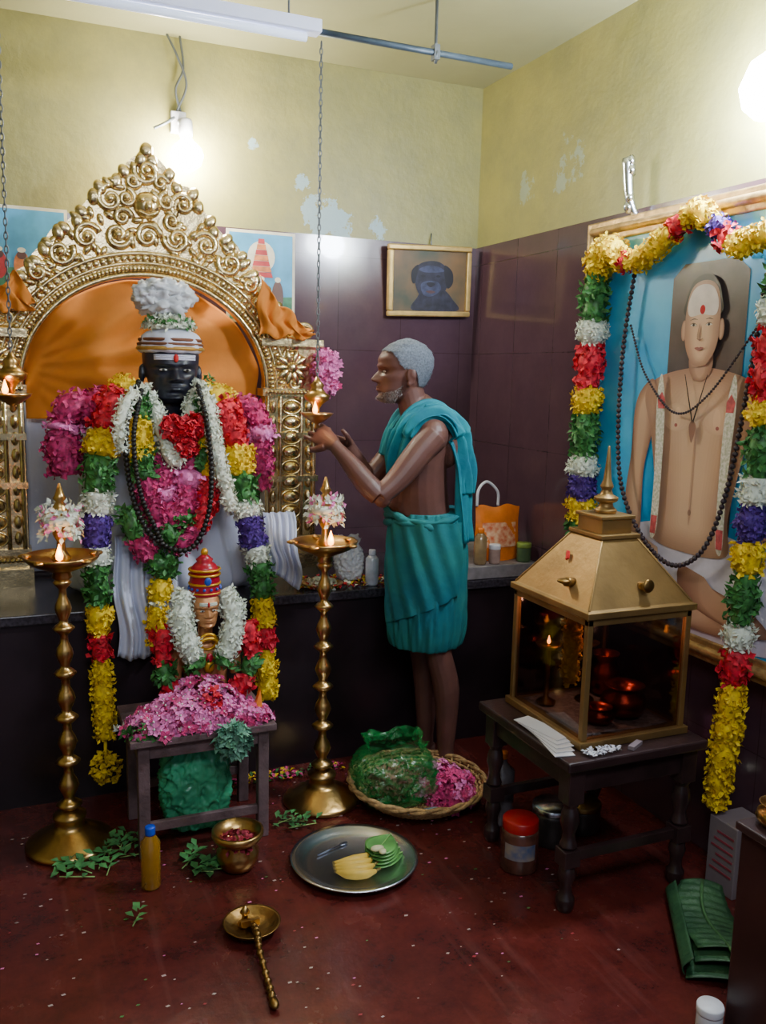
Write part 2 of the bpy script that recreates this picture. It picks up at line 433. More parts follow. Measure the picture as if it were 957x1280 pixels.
# ------------------------------------------------------------------ arch (prabhavali)
E=empty("ornate_arch",(.525,3.56,.68),"tall embossed brass arch frame standing behind the seated idol","arch")
C=(.525,1.43)
def lerpt(T,x):
    for i in range(len(T)-1):
        if x<=T[i+1][0]:
            q=(x-T[i][0])/(T[i+1][0]-T[i][0]);q=q*q*(3-2*q);return T[i][1]*(1-q)+T[i+1][1]*q
    return T[-1][1]
def ri(t): return 1/math.sqrt((math.cos(t)/.455)**2+(math.sin(t)/.41)**2)
def ro(t):
    d=math.degrees(t);d=min(d,180-d);return lerpt([(-20,.61),(15,.61),(45,.60),(65,.65),(80,.76),(90,.85)],d)
def ap(t,r,y=3.56): return V((C[0]+r*math.cos(t),y,C[1]+r*math.sin(t)))
mb=MB();n=160;t0,t1=math.radians(-2),math.radians(182)
vs=[];fs=[]
for i in range(n+1):
    t=t0+(t1-t0)*i/n
    for y in (3.535,3.575):
        for r in (ri(t),ro(t)+.014*abs(math.sin(t*20))): vs.append(ap(t,r,y))
for i in range(n):
    a=i*4;b=a+4;fs+=[(a,a+1,b+1,b),(a+2,b+2,b+3,a+3),(a,b,b+2,a+2),(a+1,a+3,b+3,b+1)]
mb.add(vs,fs,0,False)
mk("arch_plate",mb,archbrass,parent=E)
mb=MB()
for dr,rr in ((.008,.011),(.05,.007),(.085,.009)):
    mb.tube([ap(t0+(t1-t0)*i/80,ri(t0+(t1-t0)*i/80)+dr,3.53) for i in range(81)],rr,8)
for i in range(96):
    t=t0+(t1-t0)*(i+.5)/96;mb.ell(ap(t,ri(t)+.03,3.527),.0115,0,8,6)
for i in range(60):
    t=t0+(t1-t0)*(i+.5)/60;q=ap(t,ri(t)+.068,3.527);mb.ell(q,(.012,.008,.012),0,8,6)
mk("beaded_rim",mb,archbrass,parent=E)
def scroll(mb,c,R0,ang,hand,tr=.011,turns=1.4,y=3.533):
    pts=[];rs=[];N=26
    for i in range(N+1):
        u=i/N;a=ang+hand*turns*2*pi*u;r=R0*(1-.85*u)
        pts.append(V((c[0]+r*math.cos(a),y-.010*u,c[1]+r*math.sin(a))));rs.append(tr*(1.0-.4*u))
    mb.tube(pts,rs,7);mb.ell((c[0],y-.010,c[1]),(R0*.32,.016,R0*.32),0,10,6)
def leafb(mb,c,ang,l,w,y=3.54):
    R=Matrix.Rotation(-ang,3,'Y')
    mb.ell((c[0]+math.cos(ang)*l*.4,y,c[1]+math.sin(ang)*l*.4),(l*.55,.014,w*.5),0,12,8,R=R)
mb=MB()
for i in range(17):
    t=math.radians(2+176*i/16);g=ro(t)-ri(t)-.09;h=1 if t<pi/2 else -1
    rows=max(1,int(round(g/.105)))
    for j in range(rows):
        rr=ri(t)+.09+g*(j+.5)/rows
        p=ap(t,rr);scroll(mb,(p.x,p.z),min(.050,g/rows*.45),t+(j*1.3)+pi/2*h,h*(1 if (i+j)%2 else -1),.0135)
for i in range(52):
    t=math.radians(-2+184*i/51);r=ro(t);p=ap(t,r-.030);da=(.35 if i%2 else -.35)
    leafb(mb,(p.x,p.z),t+da,.05 if i%2 else .058,.044,3.532)
for i in range(170):
    t=math.radians(182*i/169-1);r=U(ri(t)+.1,ro(t)-.01);p=ap(t,r);leafb(mb,(p.x,p.z),U(0,2*pi),.042,.026,3.534)
mk("scroll_relief",mb,archbrass,parent=E)
mb=MB()
cx,cz=.525,2.10
mb.ell((cx,3.53,cz),(.052,.035,.05));mb.ell((cx,3.50,cz-.008),(.015,.016,.02))
for s in (-1,1):
    mb.ell((cx+s*.022,3.50,cz+.014),(.011,.01,.011));scroll(mb,(cx+s*.075,cz+.02),.035,pi/2,s,.013)
    scroll(mb,(cx+s*.05,cz+.085),.028,0,s,.012);scroll(mb,(cx+s*.09,cz-.05),.034,0,-s,.013)
mb.tube(cr([(cx-.035,3.505,cz-.026),(cx,3.50,cz-.038),(cx+.035,3.505,cz-.026)]),.006,6)
leafb(mb,(cx,cz+.11),pi/2,.1,.06);mb.ell((cx,3.53,cz+.195),(.026,.018,.03))
mk("guardian_face_crest",mb,archbrass,parent=E)
for s in (-1,1):
    mb=MB();x0=.525+s*.455;x1=.525+s*.675;xa,xb=min(x0,x1),max(x0,x1);xm=(xa+xb)/2
    mb.box(xa,xb,3.53,3.60,.74,1.42);mb.box(xa-.015,xb+.015,3.51,3.61,.68,.745);mb.box(xa-.01,xb+.01,3.52,3.605,.80,.82)
    mb.box(xa-.012,xb+.012,3.515,3.605,1.40,1.43);mb.box(xa-.02,xb+.02,3.505,3.61,1.60,1.63);mb.box(xa,xb,3.53,3.59,1.43,1.60)
    for q in (xa+.012,xb-.012,xm-.045,xm+.045): mb.tube([(q,3.525,.82),(q,3.525,1.40)],.008,8)
    for i in range(9):
        z=.86+i*.062;mb.ell((xm,3.525,z),(.034,.02,.024),0,12,8);mb.torus((xm,3.522,z),.04,.004,nrm=(0,1,0),sq=.7)
        for q in (xa+.034,xb-.034): mb.ell((q,3.525,z),(.014,.012,.026),0,8,6)
    for i in range(14): mb.ell((xa+.008+i*(xb-xa-.016)/13,3.51,1.415),.009,0,8,6)
    for i in range(14): mb.ell((xa+.008+i*(xb-xa-.016)/13,3.51,.78),.010,0,8,6)
    for zz in (1.06,1.24):
        mb.box(xa-.006,xb+.006,3.515,3.60,zz-.012,zz+.012)
    for i in range(10):
        a=2*pi*i/10;leafb(mb,(xm+.018*math.cos(a),1.515+.018*math.sin(a)),a,.06,.03,3.522)
    mb.ell((xm,3.515,1.515),(.022,.018,.022))
    scroll(mb,(xm-.06,1.66),.035,0,1);scroll(mb,(xm+.06,1.66),.035,pi,-1);leafb(mb,(xm,1.65),pi/2,.07,.06)
    mk("column",mb,archbrass,parent=E,bevel=.003)
for x in (1.225,-.16):
    mb=MB();mb.ell((x,3.49,1.50),(.045,.04,.085),0,10,8);heap(mb,(x,3.49,1.50),(.052,.045,.095),300,0,.022,.016,False)
    for i in range(40): mb.blossom((x+U(-.045,.045),3.45,1.50+U(-.08,.08)),(U(-.5,.5),-1,U(-.3,.5)),.018,random.choice([0,0,1]))
    mk("flower_ball",mb,[pink,magenta],label="pink oleander flower bunch tied on the arch column",cat="flowers",group="flower bunches on the arch columns")
# ------------------------------------------------------------------ cloths behind
def archcloth(u,v):
    x=.08+.89*u;zt=1.43+.405*math.sqrt(max(0,1-((x-.525)/.455)**2))
    z=1.30+(zt-1.30)*v
    dx=x-.08;dz=1.50-z;ang=math.atan2(dz,dx+.05)
    f=.018*math.sin(22*ang+4*u)*min(1,2.2*u)*(1-.4*v)+.012*math.sin(26*x+9*(1-v)+3*z)+.006*math.sin(9*x-24*z)
    return (x,3.62+f,z)
mb=MB();mb.grid(archcloth,110,40)
mk("orange_backdrop_cloth",mb,orange,label="orange cloth draped inside the brass arch behind the idol",cat="cloth",solid=.003)
mb=MB()
mb.grid(lambda u,v:(.94+.225*u+.010*math.sin(9*v),3.478+.010*math.sin(22*u+6*v)+.006*math.sin(40*u),1.635+.012*math.sin(14*u)+(.235-.215*u**.75)*v),28,14)
mk("orange_shoulder_cloth",mb,orange,label="orange cloth corner draped over the arch column top",cat="cloth",group="orange cloth corners on the arch",solid=.003)
mb=MB()
mb.grid(lambda u,v:(-.03+.14*u+.012*math.sin(9*v),3.478+.010*math.sin(16*u+6*v),1.69+.01*math.sin(14*u)+(.05+.15*u)*v if u<.6 else 1.69+(.14-.25*(u-.6))*v),20,12)
mk("orange_shoulder_cloth",mb,orange,label="orange cloth corner draped over the arch column top",cat="cloth",group="orange cloth corners on the arch",solid=.003)
mb=MB();mb.grid(lambda u,v:(.075+.9*u,3.665+.008*math.sin(40*u),.70+.66*v),60,6)
mk("white_backdrop_cloth",mb,wcloth,label="white cloth hung behind the idol's shoulders inside the arch",cat="cloth",solid=.003)
# ------------------------------------------------------------------ main idol
E=empty("seated_deity_idol",(.56,3.3,.68),"black stone seated guru idol wrapped in white cloth with turban","idol")
HM=Matrix.Translation((.56,3.272,1.380))@Matrix.Rotation(-pi/2,4,'Z')@Matrix.Diagonal((1.06,1.34,1.04,1))@Matrix.Translation((-.07,0,-1.397))
mb=MB()
mb.tube([(.56,3.34,.72),(.56,3.34,.95),(.56,3.33,1.2),(.56,3.32,1.33),(.56,3.30,1.37)],[(.2,.14),(.17,.12),(.2,.10),(.19,.08),(.07,.06)],20,up=(0,-1,0))
mb.tube([(.56,3.30,1.32),(.56,3.28,1.44)],.060,14)
mb.M=HM;mb.hg()
for s in (-1,1): mb.ell((.066,s*.076,1.492),(.016,.008,.034));
mb.M=Matrix()
b=mk("body",mb,stone,parent=E);remesh(b,.004,2)
def onhead(M,a,t,o): return M@head(a,t,o)
for s in (-1,1):
    mb=MB(HM);p=V((.157,s*.031,1.508));mb.ell(p,(.006,.0105,.0040),0,14,8);mb.ell(p+V((.0045,0,0)),(.003,.0045,.0038),1,10,6)
    mk("eye",mb,[eyew,eyeb],parent=E)
mb=MB()
for t in (.645,.672,.699): mb.tube([onhead(HM,-.75+1.5*i/14,t,.0015) for i in range(15)],.0034,6,0)
mb.ell(onhead(HM,0,.660,.004),(.009,.006,.014),1)
mk("forehead_mark",mb,[wcloth,redmark],parent=E)
mb=MB()
def tw(a,z): return 1+.03*math.sin(7*a+40*z)+.02*math.sin(13*a)
mb.lathe([(.098,.0),(.110,.008),(.114,.022),(.108,.036),(.108,.048),(.100,.062),(.085,.074),(.06,.084),(.02,.09)],(.56,3.272,1.553),48,0,1,1.02,tw)
mb.torus((.56,3.272,1.570),.113,.007,1,40);mb.torus((.56,3.272,1.600),.107,.006,2,40);mb.torus((.56,3.272,1.585),.112,.005,2,40)
mk("turban",mb,[wcloth,mat("dull_gold_band",(180,140,66),.5,.3),mat("brown_stripe",(110,66,42),.7)],parent=E)
mb=MB();heap(mb,(.555,3.272,1.640),(.084,.080,.046),800,0,.020,.010);mb.ell((.555,3.272,1.640),(.062,.06,.036))
for i in range(60):
    a=U(0,2*pi);mb.petal(V((.555+.076*math.cos(a),3.272+.076*math.sin(a),1.660+U(-.015,.015))),V((math.cos(a),math.sin(a),.3)).normalized(),.026,.012,1)
mk("flower_crown",mb,[white,green],parent=E)
mb=MB()
def puff(sd,k1=.5,k2=.28):
    o_=V((sd,sd*1.7,sd*.3));return lambda p:1+k1*noise.noise(p*2.4+o_)+k2*noise.noise(p*5.5+o_)+.12*noise.noise(p*12+o_)
mb.ell((.535,3.272,1.735),(.082,.062,.058),0,60,40,disp=puff(1))
mb.ell((.480,3.268,1.755),(.052,.045,.042),0,48,30,disp=puff(4))
mb.ell((.592,3.268,1.752),(.050,.045,.044),0,48,30,disp=puff(7))
mb.ell((.535,3.262,1.775),(.060,.05,.035),0,48,30,disp=puff(11))
mk("crumpled_plastic_cover",mb,cplast,parent=E)
mb=MB()
def ds(a,z): 
    return 1+.035*math.sin(17*a+3*math.sin(9*z))+.022*math.sin(29*a+12*z)+.012*math.sin(47*a-9*z)
prof=[(.31,.0),(.35,.03),(.365,.08),(.36,.14),(.33,.22),(.305,.3),(.29,.4),(.275,.5),(.245,.59),(.15,.66),(.085,.685)]
pp=cr([(a,b_,0) for a,b_ in prof],5)
mb.lathe([(p.x,p.y) for p in pp],(.56,3.385,.685),120,0,1.04,.66,ds)
mk("white_robe",mb,wcloth,parent=E)
def flap(x0,x1,z0,z1,yy=3.055):
    mb=MB();mb.grid(lambda u,v:(x0+(x1-x0)*u+.01*math.sin(8*v),
        yy+.014*math.sin(26*u)+.006*math.sin(61*u+5*v)+(.0 if v<.55 else ((v-.55)/.45)**1.3*.10), z0+.03*math.sin(4*u+x0*30)*(1-v)+(z1-z0)*v),60,20);return mb
mk("hanging_robe_fold",flap(.33,.55,.53,.92),wcloth,parent=E,solid=.003)
mk("hanging_robe_fold",flap(.86,.985,.735,.98,3.06),wcloth,parent=E,solid=.003)
# -------- garlands on the idol
def P33(*l): return [mv(a,b,3.3,y) for a,b,y in l]
garland("flower_garland","thick multicoloured garland hung from the idol's shoulder to the floor",
 P33((.42,1.42,3.24),(.36,1.37,3.16),(.325,1.25,3.12),(.305,1.15,3.10),(.30,1.0,3.08),(.29,.88,3.06))+[(.272,3.04,.76),(.270,3.035,.62),(.275,3.03,.45),(.28,3.03,.24)],
 [('y',.07),('r',.13),('y',.08),('g',.11),('w',.07),('p',.10),('w',.06),('g',.12),('y',.09),('r',.08),('y',.26)],lambda t:.070-.034*min(1,t*1.25),group="garlands hanging on the idol")
garland("flower_garland","thick multicoloured garland hung over the idol's arm and platform edge",
 P33((.68,1.42,3.24),(.75,1.37,3.16),(.79,1.27,3.12),(.82,1.14,3.10),(.84,1.0,3.08),(.86,.90,3.06))+[(.83,3.04,.78),(.84,3.035,.62),(.85,3.03,.48),(.852,3.03,.31)],
 [('g',.03),('y',.06),('r',.13),('y',.09),('g',.08),('w',.05),('p',.09),('w',.05),('g',.11),('y',.09),('r',.07),('y',.16)],lambda t:.068-.030*min(1,t*1.25),group="garlands hanging on the idol")
mb=MB();heap(mb,(.28,3.03,.13),(.04,.035,.045),150,0,.024,.018,False);mb.tube([(.28,3.03,.24),(.28,3.03,.13)],.006,6)
mk("marigold_tassel",mb,yellow,label="yellow marigold tassel at the end of a long garland",cat="flowers")
garland("petal_garland","magenta rose petal garland draped beside the idol's arm",P33((.42,1.36,3.26),(.31,1.36,3.22),(.21,1.345,3.20),(.19,1.24,3.19),(.20,1.12,3.18)),[('m',.7),('k',.06),('m',.4)],.070,group="petal garlands beside the arms")
garland("petal_garland","magenta rose petal garland draped beside the idol's arm",P33((.74,1.36,3.28),(.82,1.365,3.26),(.885,1.32,3.24),(.895,1.2,3.23),(.885,1.05,3.22)),[('m',.4),('k',.12),('m',.4)],.058,group="petal garlands beside the arms")
garland("jasmine_string","white jasmine flower string around the idol's neck",P33((.48,1.43,3.2),(.415,1.39,3.08),(.385,1.30,3.04),(.39,1.2,3.03)),[('w',1)],.020,group="jasmine strings on the idol")
garland("jasmine_string","white jasmine flower string hanging down over the idol's chest",P33((.66,1.45,3.2),(.70,1.37,3.08),(.72,1.25,3.05),(.755,1.1,3.03),(.79,.97,3.02)),[('w',1)],.026,group="jasmine strings on the idol")
garland("jasmine_string","white jasmine string in a v shape on the idol's chest",P33((.49,1.41,3.18),(.53,1.28,3.10),(.575,1.16,3.08),(.62,1.28,3.10),(.65,1.41,3.18)),[('w',1)],.028,group="jasmine strings on the idol")
garland("rose_garland","pink and red petal garland looped low on the idol's chest",P33((.44,1.32,3.14),(.47,1.1,3.09),(.53,.93,3.06),(.60,.86,3.05),(.67,.95,3.06),(.71,1.12,3.09),(.70,1.3,3.14)),[('y',.16),('g',.08),('m',.18),('g',.08),('m',.1),('r',.2),('y',.14),('g',.08)],.048,group="garlands hanging on the idol")
garland("rose_garland","short pink petal garland filling the idol's chest",P33((.50,1.18,3.14),(.55,1.0,3.08),(.59,.93,3.07),(.62,1.05,3.08),(.63,1.2,3.14)),[('m',.3),('k',.12),('m',.2),('g',.12),('m',.2),('k',.15),('m',.2)],.058)
garland("leaf_garland","green leaf garland layered over the idol's upper chest",P33((.45,1.40,3.15),(.46,1.25,3.10),(.475,1.12,3.09)),[('g',.3),('y',.35),('g',.3)],.034)
garland("leaf_garland","green leaf garland layered over the idol's upper chest",P33((.67,1.40,3.15),(.68,1.25,3.10),(.675,1.12,3.09)),[('g',.3),('y',.35),('g',.3)],.032)
garland("lap_garland","green leaf and magenta garland hanging across the idol's lap",P33((.40,1.0,3.07),(.43,.88,3.04),(.50,.79,3.03),(.58,.77,3.03)),[('g',.35),('m',.25),('g',.3)],.036)
garland("marigold_string","yellow marigold and leaf string hanging below the idol's lap",[(.50,3.06,.84),(.478,3.035,.76),(.462,3.03,.68),(.458,3.025,.56)],[('g',.25),('y',.3),('w',.05),('y',.3),('r',.1),('y',.1)],.038)
def beads(name,label,path,r,mt,step=None,n=12,group=None):
    pts=cr(path,n);mb=MB();step=step or r*1.9;d=0
    mb.tube(pts,r*.35,6)
    for i in range(1,len(pts)):
        L=(pts[i]-pts[i-1]).length
        while d<L:
            mb.ell(pts[i-1].lerp(pts[i],d/L),r,0,8,6);d+=step
        d-=L
    return mk(name,mb,mt,label=label,cat="bead necklace",group=group)
beads("bead_necklace","long black bead strand hanging low on the idol",P33((.45,1.45,3.14),(.405,1.3,3.04),(.41,1.1,3.02),(.46,.93,3.00),(.55,.84,2.99),(.64,.84,2.99),(.70,.97,3.0),(.71,1.15,3.01),(.69,1.33,3.04),(.66,1.45,3.14)),.0100,black,.0165)
beads("bead_necklace","black bead loop on the idol's chest",P33((.46,1.42,3.12),(.43,1.25,3.02),(.45,1.05,3.0),(.50,.92,2.99),(.53,.85,2.99)),.0090,black,.014)
mb=MB();
for k,(xx,zz) in enumerate(((.56,1.28),(.53,1.30),(.60,1.305),(.575,1.24))):
    heap(mb,(xx,3.07,zz),(.032,.025,.032),200,0,.024,.020,False);mb.ell((xx,3.07,zz),(.028,.022,.028))
mk("red_rose_cluster",mb,red,label="cluster of red roses pinned at the idol's chest",cat="flowers")
# ------------------------------------------------------------------ standing oil lamps
def oil_lamp(x,y,label):
    E=empty("standing_oil_lamp",(x,y,0),label,"oil lamp","tall brass oil lamps")
    mb=MB();mb.lathe([(.128,0),(.135,.006),(.135,.014),(.128,.020),(.112,.030),(.085,.045),(.06,.058),(.045,.065),(.042,.085),(.05,.095),(.05,.105),(.03,.115),(.02,.125)],(x,y,0),48)
    mk("base",mb,brass,parent=E)
    mb=MB();pr=[(.018,.12)];z=.125
    for i in range(5):
        h=.143;w=1-.045*i
        pr+=[(.030*w,z+.004),(.040*w,z+.013),(.030*w,z+.022),(.017*w,z+.030),(.016*w,z+.040),(.024*w,z+.056),(.031*w,z+.074),(.026*w,z+.092),(.015*w,z+.112),(.013*w,z+h-.008)];z+=h
    pr+=[(.022,z+.005),(.028,z+.013),(.018,z+.025)];mb.lathe(pr,(x,y,0),24)
    mk("stem",mb,brass,parent=E)
    zb=.92
    mb=MB();mb.lathe([(.02,-.06),(.03,-.05),(.026,-.035),(.05,-.025),(.09,-.008),(.108,.008),(.112,.018),(.106,.018),(.09,.004),(.05,-.008),(.001,-.01)],(x,y,zb),40)
    for i in range(5):
        a=2*pi*i/5+.3;R=Matrix.Rotation(a,3,'Z');mb.ell(V((x,y,zb+.012))+R@V((.108,0,0)),(.022,.016,.008),0,10,6,R=R)
    mk("oil_bowl",mb,brass,parent=E)
    mb=MB();mb.lathe([(.022,-.005),(.03,.01),(.014,.03),(.012,.06),(.02,.075),(.024,.085),(.016,.10),(.028,.125),(.03,.14),(.02,.165),(.011,.18),(.02,.19),(.014,.2),(.003,.235)],(x,y,zb),24)
    mk("finial",mb,brass,parent=E)
    mb=MB()
    for i in range(300):
        a=U(0,2*pi);rr=.045+U(-.008,.012);mb.petal(V((x+rr*math.cos(a),y+rr*math.sin(a)*.8,zb+.12+U(-.045,.045))),V((math.cos(a),math.sin(a),.3)).normalized(),.026,.014,0 if rnd()<.8 else 1)
    mb.torus((x,y,zb+.125),.038,.016,0,24)
    mk("jasmine_ring",mb,[white,pink],parent=E)
    mb=MB()
    flame_at(mb,(x-.01,y-.085,zb+.016),1.5,0)
    flame_at(mb,(x-.01,y-.085,zb+.017),.8,1)
    mk("flame",mb,[flame,flamew],parent=E)
oil_lamp(.145,2.79,"tall brass oil lamp with lit wick beside the small wooden table")
oil_lamp(.985,2.79,"tall brass oil lamp with jasmine ring near the wicker basket")
def hang_lamp(x,y,z,label,ztop):
    E=empty("hanging_oil_lamp",(x,y,z),label,"hanging lamp","hanging brass lamps")
    mb=MB();mb.lathe([(.003,-.045),(.010,-.035),(.006,-.025),(.03,-.012),(.052,.005),(.058,.014),(.05,.014),(.02,.0),(.001,0)],(x,y,z),28)
    mb.lathe([(.008,0),(.010,.03),(.02,.045),(.042,.06),(.046,.075),(.03,.085),(.02,.10),(.026,.11),(.012,.125),(.004,.14)],(x,y,z),24)
    mk("lamp_body",mb,brass,parent=E)
    mb=MB();zz=z+.14;i=0
    while zz<ztop:
        mb.tube([(x+(.005*math.cos(a) if i%2 else 0),y+(0 if i%2 else .005*math.cos(a)),zz+.013*math.sin(a)) for a in [2*pi*k/10 for k in range(10)]],.0022,5,closed=True)
        zz+=.020;i+=1
    mk("chain",mb,grey,parent=E)
    mb=MB();flame_at(mb,(x-.02,y-.04,z+.012),1.3,0);flame_at(mb,(x-.02,y-.04,z+.013),.7,1);mk("flame",mb,[flame,flamew],parent=E)
hang_lamp(1.012,2.97,1.345,"brass lamp hanging on a long chain tended by the man",2.585)
hang_lamp(.028,2.97,1.40,"brass lamp hanging on a chain before the arch",2.585)
# ceiling batten and pipe
E=empty("tube_light_fixture",(.4,2.97,2.6),"white tube light batten hanging below the ceiling","light fixture")
mb=MB();mb.box(-.25,1.005,2.94,3.0,2.595,2.635);mk("batten",mb,mat("batten_white_glow",(205,210,235),.5,var=.02,emit=.5),parent=E,bevel=.004)  # faint glow put into the material, the batten gives no light itself
mb=MB();mb.tube([(-.2,2.97,2.58),(.96,2.97,2.58)],.013,12);mk("tube",mb,mat("tube_glass_glow",(215,225,245),.3,var=.02,emit=.7),parent=E)  # unlit tube, its bluish brightness is emission put into the glass
mb=MB();
for x in (.9,-.1): mb.tube([(x,2.97,2.635),(x,2.97,2.78)],.004,6)
mk("hanging_rod",mb,grey,parent=E)
E=empty("ceiling_pipe",(1.37,2.97,2.6),"thin grey metal pipe hung below the ceiling","pipe")
mb=MB();mb.tube([(1.005,2.97,2.605),(1.735,2.97,2.605)],.011,12);mk("pipe",mb,mat("bluegrey_pipe",(72,86,100),.5,.3),parent=E)
mb=MB();mb.tube([(1.43,2.97,2.57),(1.43,2.955,2.6),(1.43,2.97,2.63),(1.43,2.97,2.78)],.006,8);mb.box(1.42,1.44,2.955,2.985,2.58,2.63);mk("hook",mb,grey,parent=E)
# bulb
E=empty("wall_bulb",(.68,3.7,2.40),"glowing bulb in a white holder on the plaster wall","light bulb")
mb=MB();mb.box(.65,.71,3.72,3.75,2.42,2.50);mb.lathe([(.022,-.03),(.028,-.02),(.026,.03),(.02,.04)],(.70,3.68,2.425),20);mb.tube([(.68,3.735,2.46),(.70,3.68,2.46)],.012,8)
mk("holder",mb,plastw,parent=E,bevel=.003)
mb=MB();mb.lathe([(.014,.05),(.024,.035),(.054,.008),(.064,-.020),(.052,-.055),(.024,-.076),(.001,-.082)],(.70,3.662,2.345),24);mk("bulb",mb,mat("lit_bulb",(255,250,232),emit=340,var=0),parent=E)
mb=MB()
mb.tube(cr([(.69,3.73,2.5),(.67,3.72,2.58),(.70,3.72,2.66),(.69,3.73,2.78)]),.005,6);mb.tube(cr([(.675,3.73,2.5),(.71,3.71,2.6),(.675,3.71,2.7),(.64,3.73,2.78)]),.005,6)
mb.tube(cr([(.66,3.7,2.47),(.62,3.69,2.44),(.58,3.70,2.42)]),.006,6)
mk("wire",mb,grey,parent=E)
E=empty("wall_lamp",(2.04,2.0,2.30),"bright lit globe lamp fixed on the side wall above the portrait","light bulb")
mb=MB();mb.box(2.0,2.05,1.94,2.0,2.36,2.44);mk("holder",mb,plastw,parent=E,bevel=.003)
mb=MB();mb.lathe([(.02,.09),(.055,.065),(.080,.0),(.068,-.05),(.035,-.08),(.001,-.086)],(1.966,1.97,2.30),28);mk("bulb",mb,mat("lit_bulb_cool",(222,236,255),emit=460,var=0),parent=E)
def plight(n,loc,e,c,r):
    l=bpy.data.lights.new(n,'POINT');l.energy=e;l.color=c;l.shadow_soft_size=r;o=bpy.data.objects.new(n,l);o.location=loc;COL.objects.link(o)
plight("bulb_light",(.70,3.57,2.33),12,(1,.95,.82),.05)
plight("wall_lamp_light",(1.86,1.97,2.30),30,(.88,.94,1),.07)
for x,y,z in ((.135,2.69,.965),(.975,2.69,.965),(.99,2.9,1.39),(.01,2.9,1.44)): plight("flame_light",(x,y,z),.8,(1,.5,.2),.015)
al=bpy.data.lights.new("added_fill","AREA");al.energy=36;al.color=(.84,.91,1);al.shape='RECTANGLE';al.size=1.5;al.size_y=.5  # soft fill light added near the camera, not a fixture of the room
ao=bpy.data.objects.new("added_fill",al);ao.location=(.5,.1,2.6);ao.rotation_euler=(math.radians(42),0,0);COL.objects.link(ao)
w=bpy.data.worlds.new("w");bpy.context.scene.world=w;w.use_nodes=True
w.node_tree.nodes["Background"].inputs[0].default_value=(.56,.65,.85,1);w.node_tree.nodes["Background"].inputs[1].default_value=.45
# ------------------------------------------------------------------ posters, animal picture
skyb=mat("poster_blue",(80,160,205),.5,var=.2,scale=8);cream=mat("poster_cream",(230,222,200),.6,var=.1);porange=mat("poster_orange",(215,130,75),.6,var=.3,scale=30)
pgreen=mat("poster_green",(70,130,100),.6,var=.3,scale=20);pred=mat("poster_red",(180,55,60),.6,var=.2)
def poster(x0,x1,z0,z1,label,big):
    mb=MB();y=3.7352;mb.box(x0,x1,y-.004,y,z0,z1,1);yy=y-.0055
    b=.012;mb.poly([(x0+b,yy,z0+b),(x1-b,yy,z0+b),(x1-b,yy,z1-b),(x0+b,yy,z1-b)],0);xm=(x0+x1)/2;w=(x1-x0);h=z1-z0
    mb.poly([(x0+b,yy-.001,z0+b),(x1-b,yy-.001,z0+b),(x1-b,yy-.001,z0+h*.3),(x0+b,yy-.001,z0+h*.25)],3)
    def el(cx,cz,rx,rz,m,k): mb.poly([(cx+rx*math.cos(2*pi*i/20),yy-.002-k*.0006,cz+rz*math.sin(2*pi*i/20)) for i in range(20)],m)
    if big:
        el(xm,z0+h*.72,w*.20,h*.17,1,0)
        for i in range(7):
            ww=w*(.17-.02*i);za=z0+h*(.50+.06*i);mb.poly([(xm-ww,yy-.003,za),(xm+ww,yy-.003,za),(xm+ww*.85,yy-.003,za+h*.055),(xm-ww*.85,yy-.003,za+h*.055)],2 if i%2 else 4)
    for k,s in enumerate((-1,0,1)):
        el(xm+s*w*.24,z0+h*.30,w*.085,h*.17,(4,2,5)[k],2);el(xm+s*w*.24,z0+h*.42,w*.05,h*.05,5,4);el(xm+s*w*.24,z0+h*.48,w*.045,h*.03,1,5)
    mk("deity_poster",mb,[skyb,cream,porange,pgreen,pred,skin],label=label,cat="poster")
poster(.87,1.165,1.70,2.075,"blue deity poster with temple tower pasted on the dado wall",True)
poster(-.08,.255,1.78,2.09,"blue deity poster on the dado wall partly behind the arch",False)
E=empty("animal_picture",(1.785,3.70,1.76),"gold framed picture of a dark animal hung on the wall","picture")
TM=Matrix.Translation((1.785,3.700,1.915))@Matrix.Rotation(math.radians(-2),4,'Y')@Matrix.Rotation(math.radians(4),4,'X')
mb=MB(TM);w,h=.205,.155
for a in ((-w,w,h-.024,h),(-w,w,-h,-h+.024)): mb.box(a[0],a[1],-.018,.012,a[2],a[3])
for a in ((-w,-w+.024),(w-.024,w)): mb.box(a[0],a[1],-.018,.012,-h+.024,h-.024)
mk("frame",mb,mat("pale_gold",(215,180,110),.35,.6),parent=E,bevel=.006)
mb=MB(TM);mb.box(-w+.024,w-.024,-.004,.010,-h+.024,h-.024,0)
mk("picture_sheet",mb,mat("picture_field",(66,68,50),.5,scale=5,c2=(128,92,52)),parent=E)
mb=MB(TM)
def fl(pts,m,y):
    Q=[V((a,b,0)) for a,b in pts];o=[];N=len(Q)
    for i in range(N):
        a,b,c,d=Q[i-1],Q[i],Q[(i+1)%N],Q[(i+2)%N]
        for k in range(5):
            t=k/5;p=.5*((2*b)+(c-a)*t+(2*a-5*b+4*c-d)*t*t+(3*b-a-3*c+d)*t**3);o.append((p.x,y,p.y))
    mb.poly(o,m)
fl([(-.08,-.128),(-.06,-.07),(-.03,-.04),(.06,-.03),(.12,-.08),(.14,-.128)],0,-.006)
fl([(-.075,.0),(-.08,.04),(-.05,.075),(.0,.088),(.05,.082),(.09,.05),(.095,.0),(.07,-.05),(.02,-.08),(-.03,-.078),(-.06,-.045)],0,-.007)
fl([(.07,.07),(.11,.045),(.115,-.005),(.09,-.03),(.075,.01)],3,-.0075);fl([(-.06,.07),(-.09,.045),(-.09,.0),(-.075,-.01),(-.065,.03)],3,-.0075)
fl([(-.055,.052),(-.01,.068),(.04,.064),(.07,.045),(.01,.038),(-.035,.040)],1,-.0078)
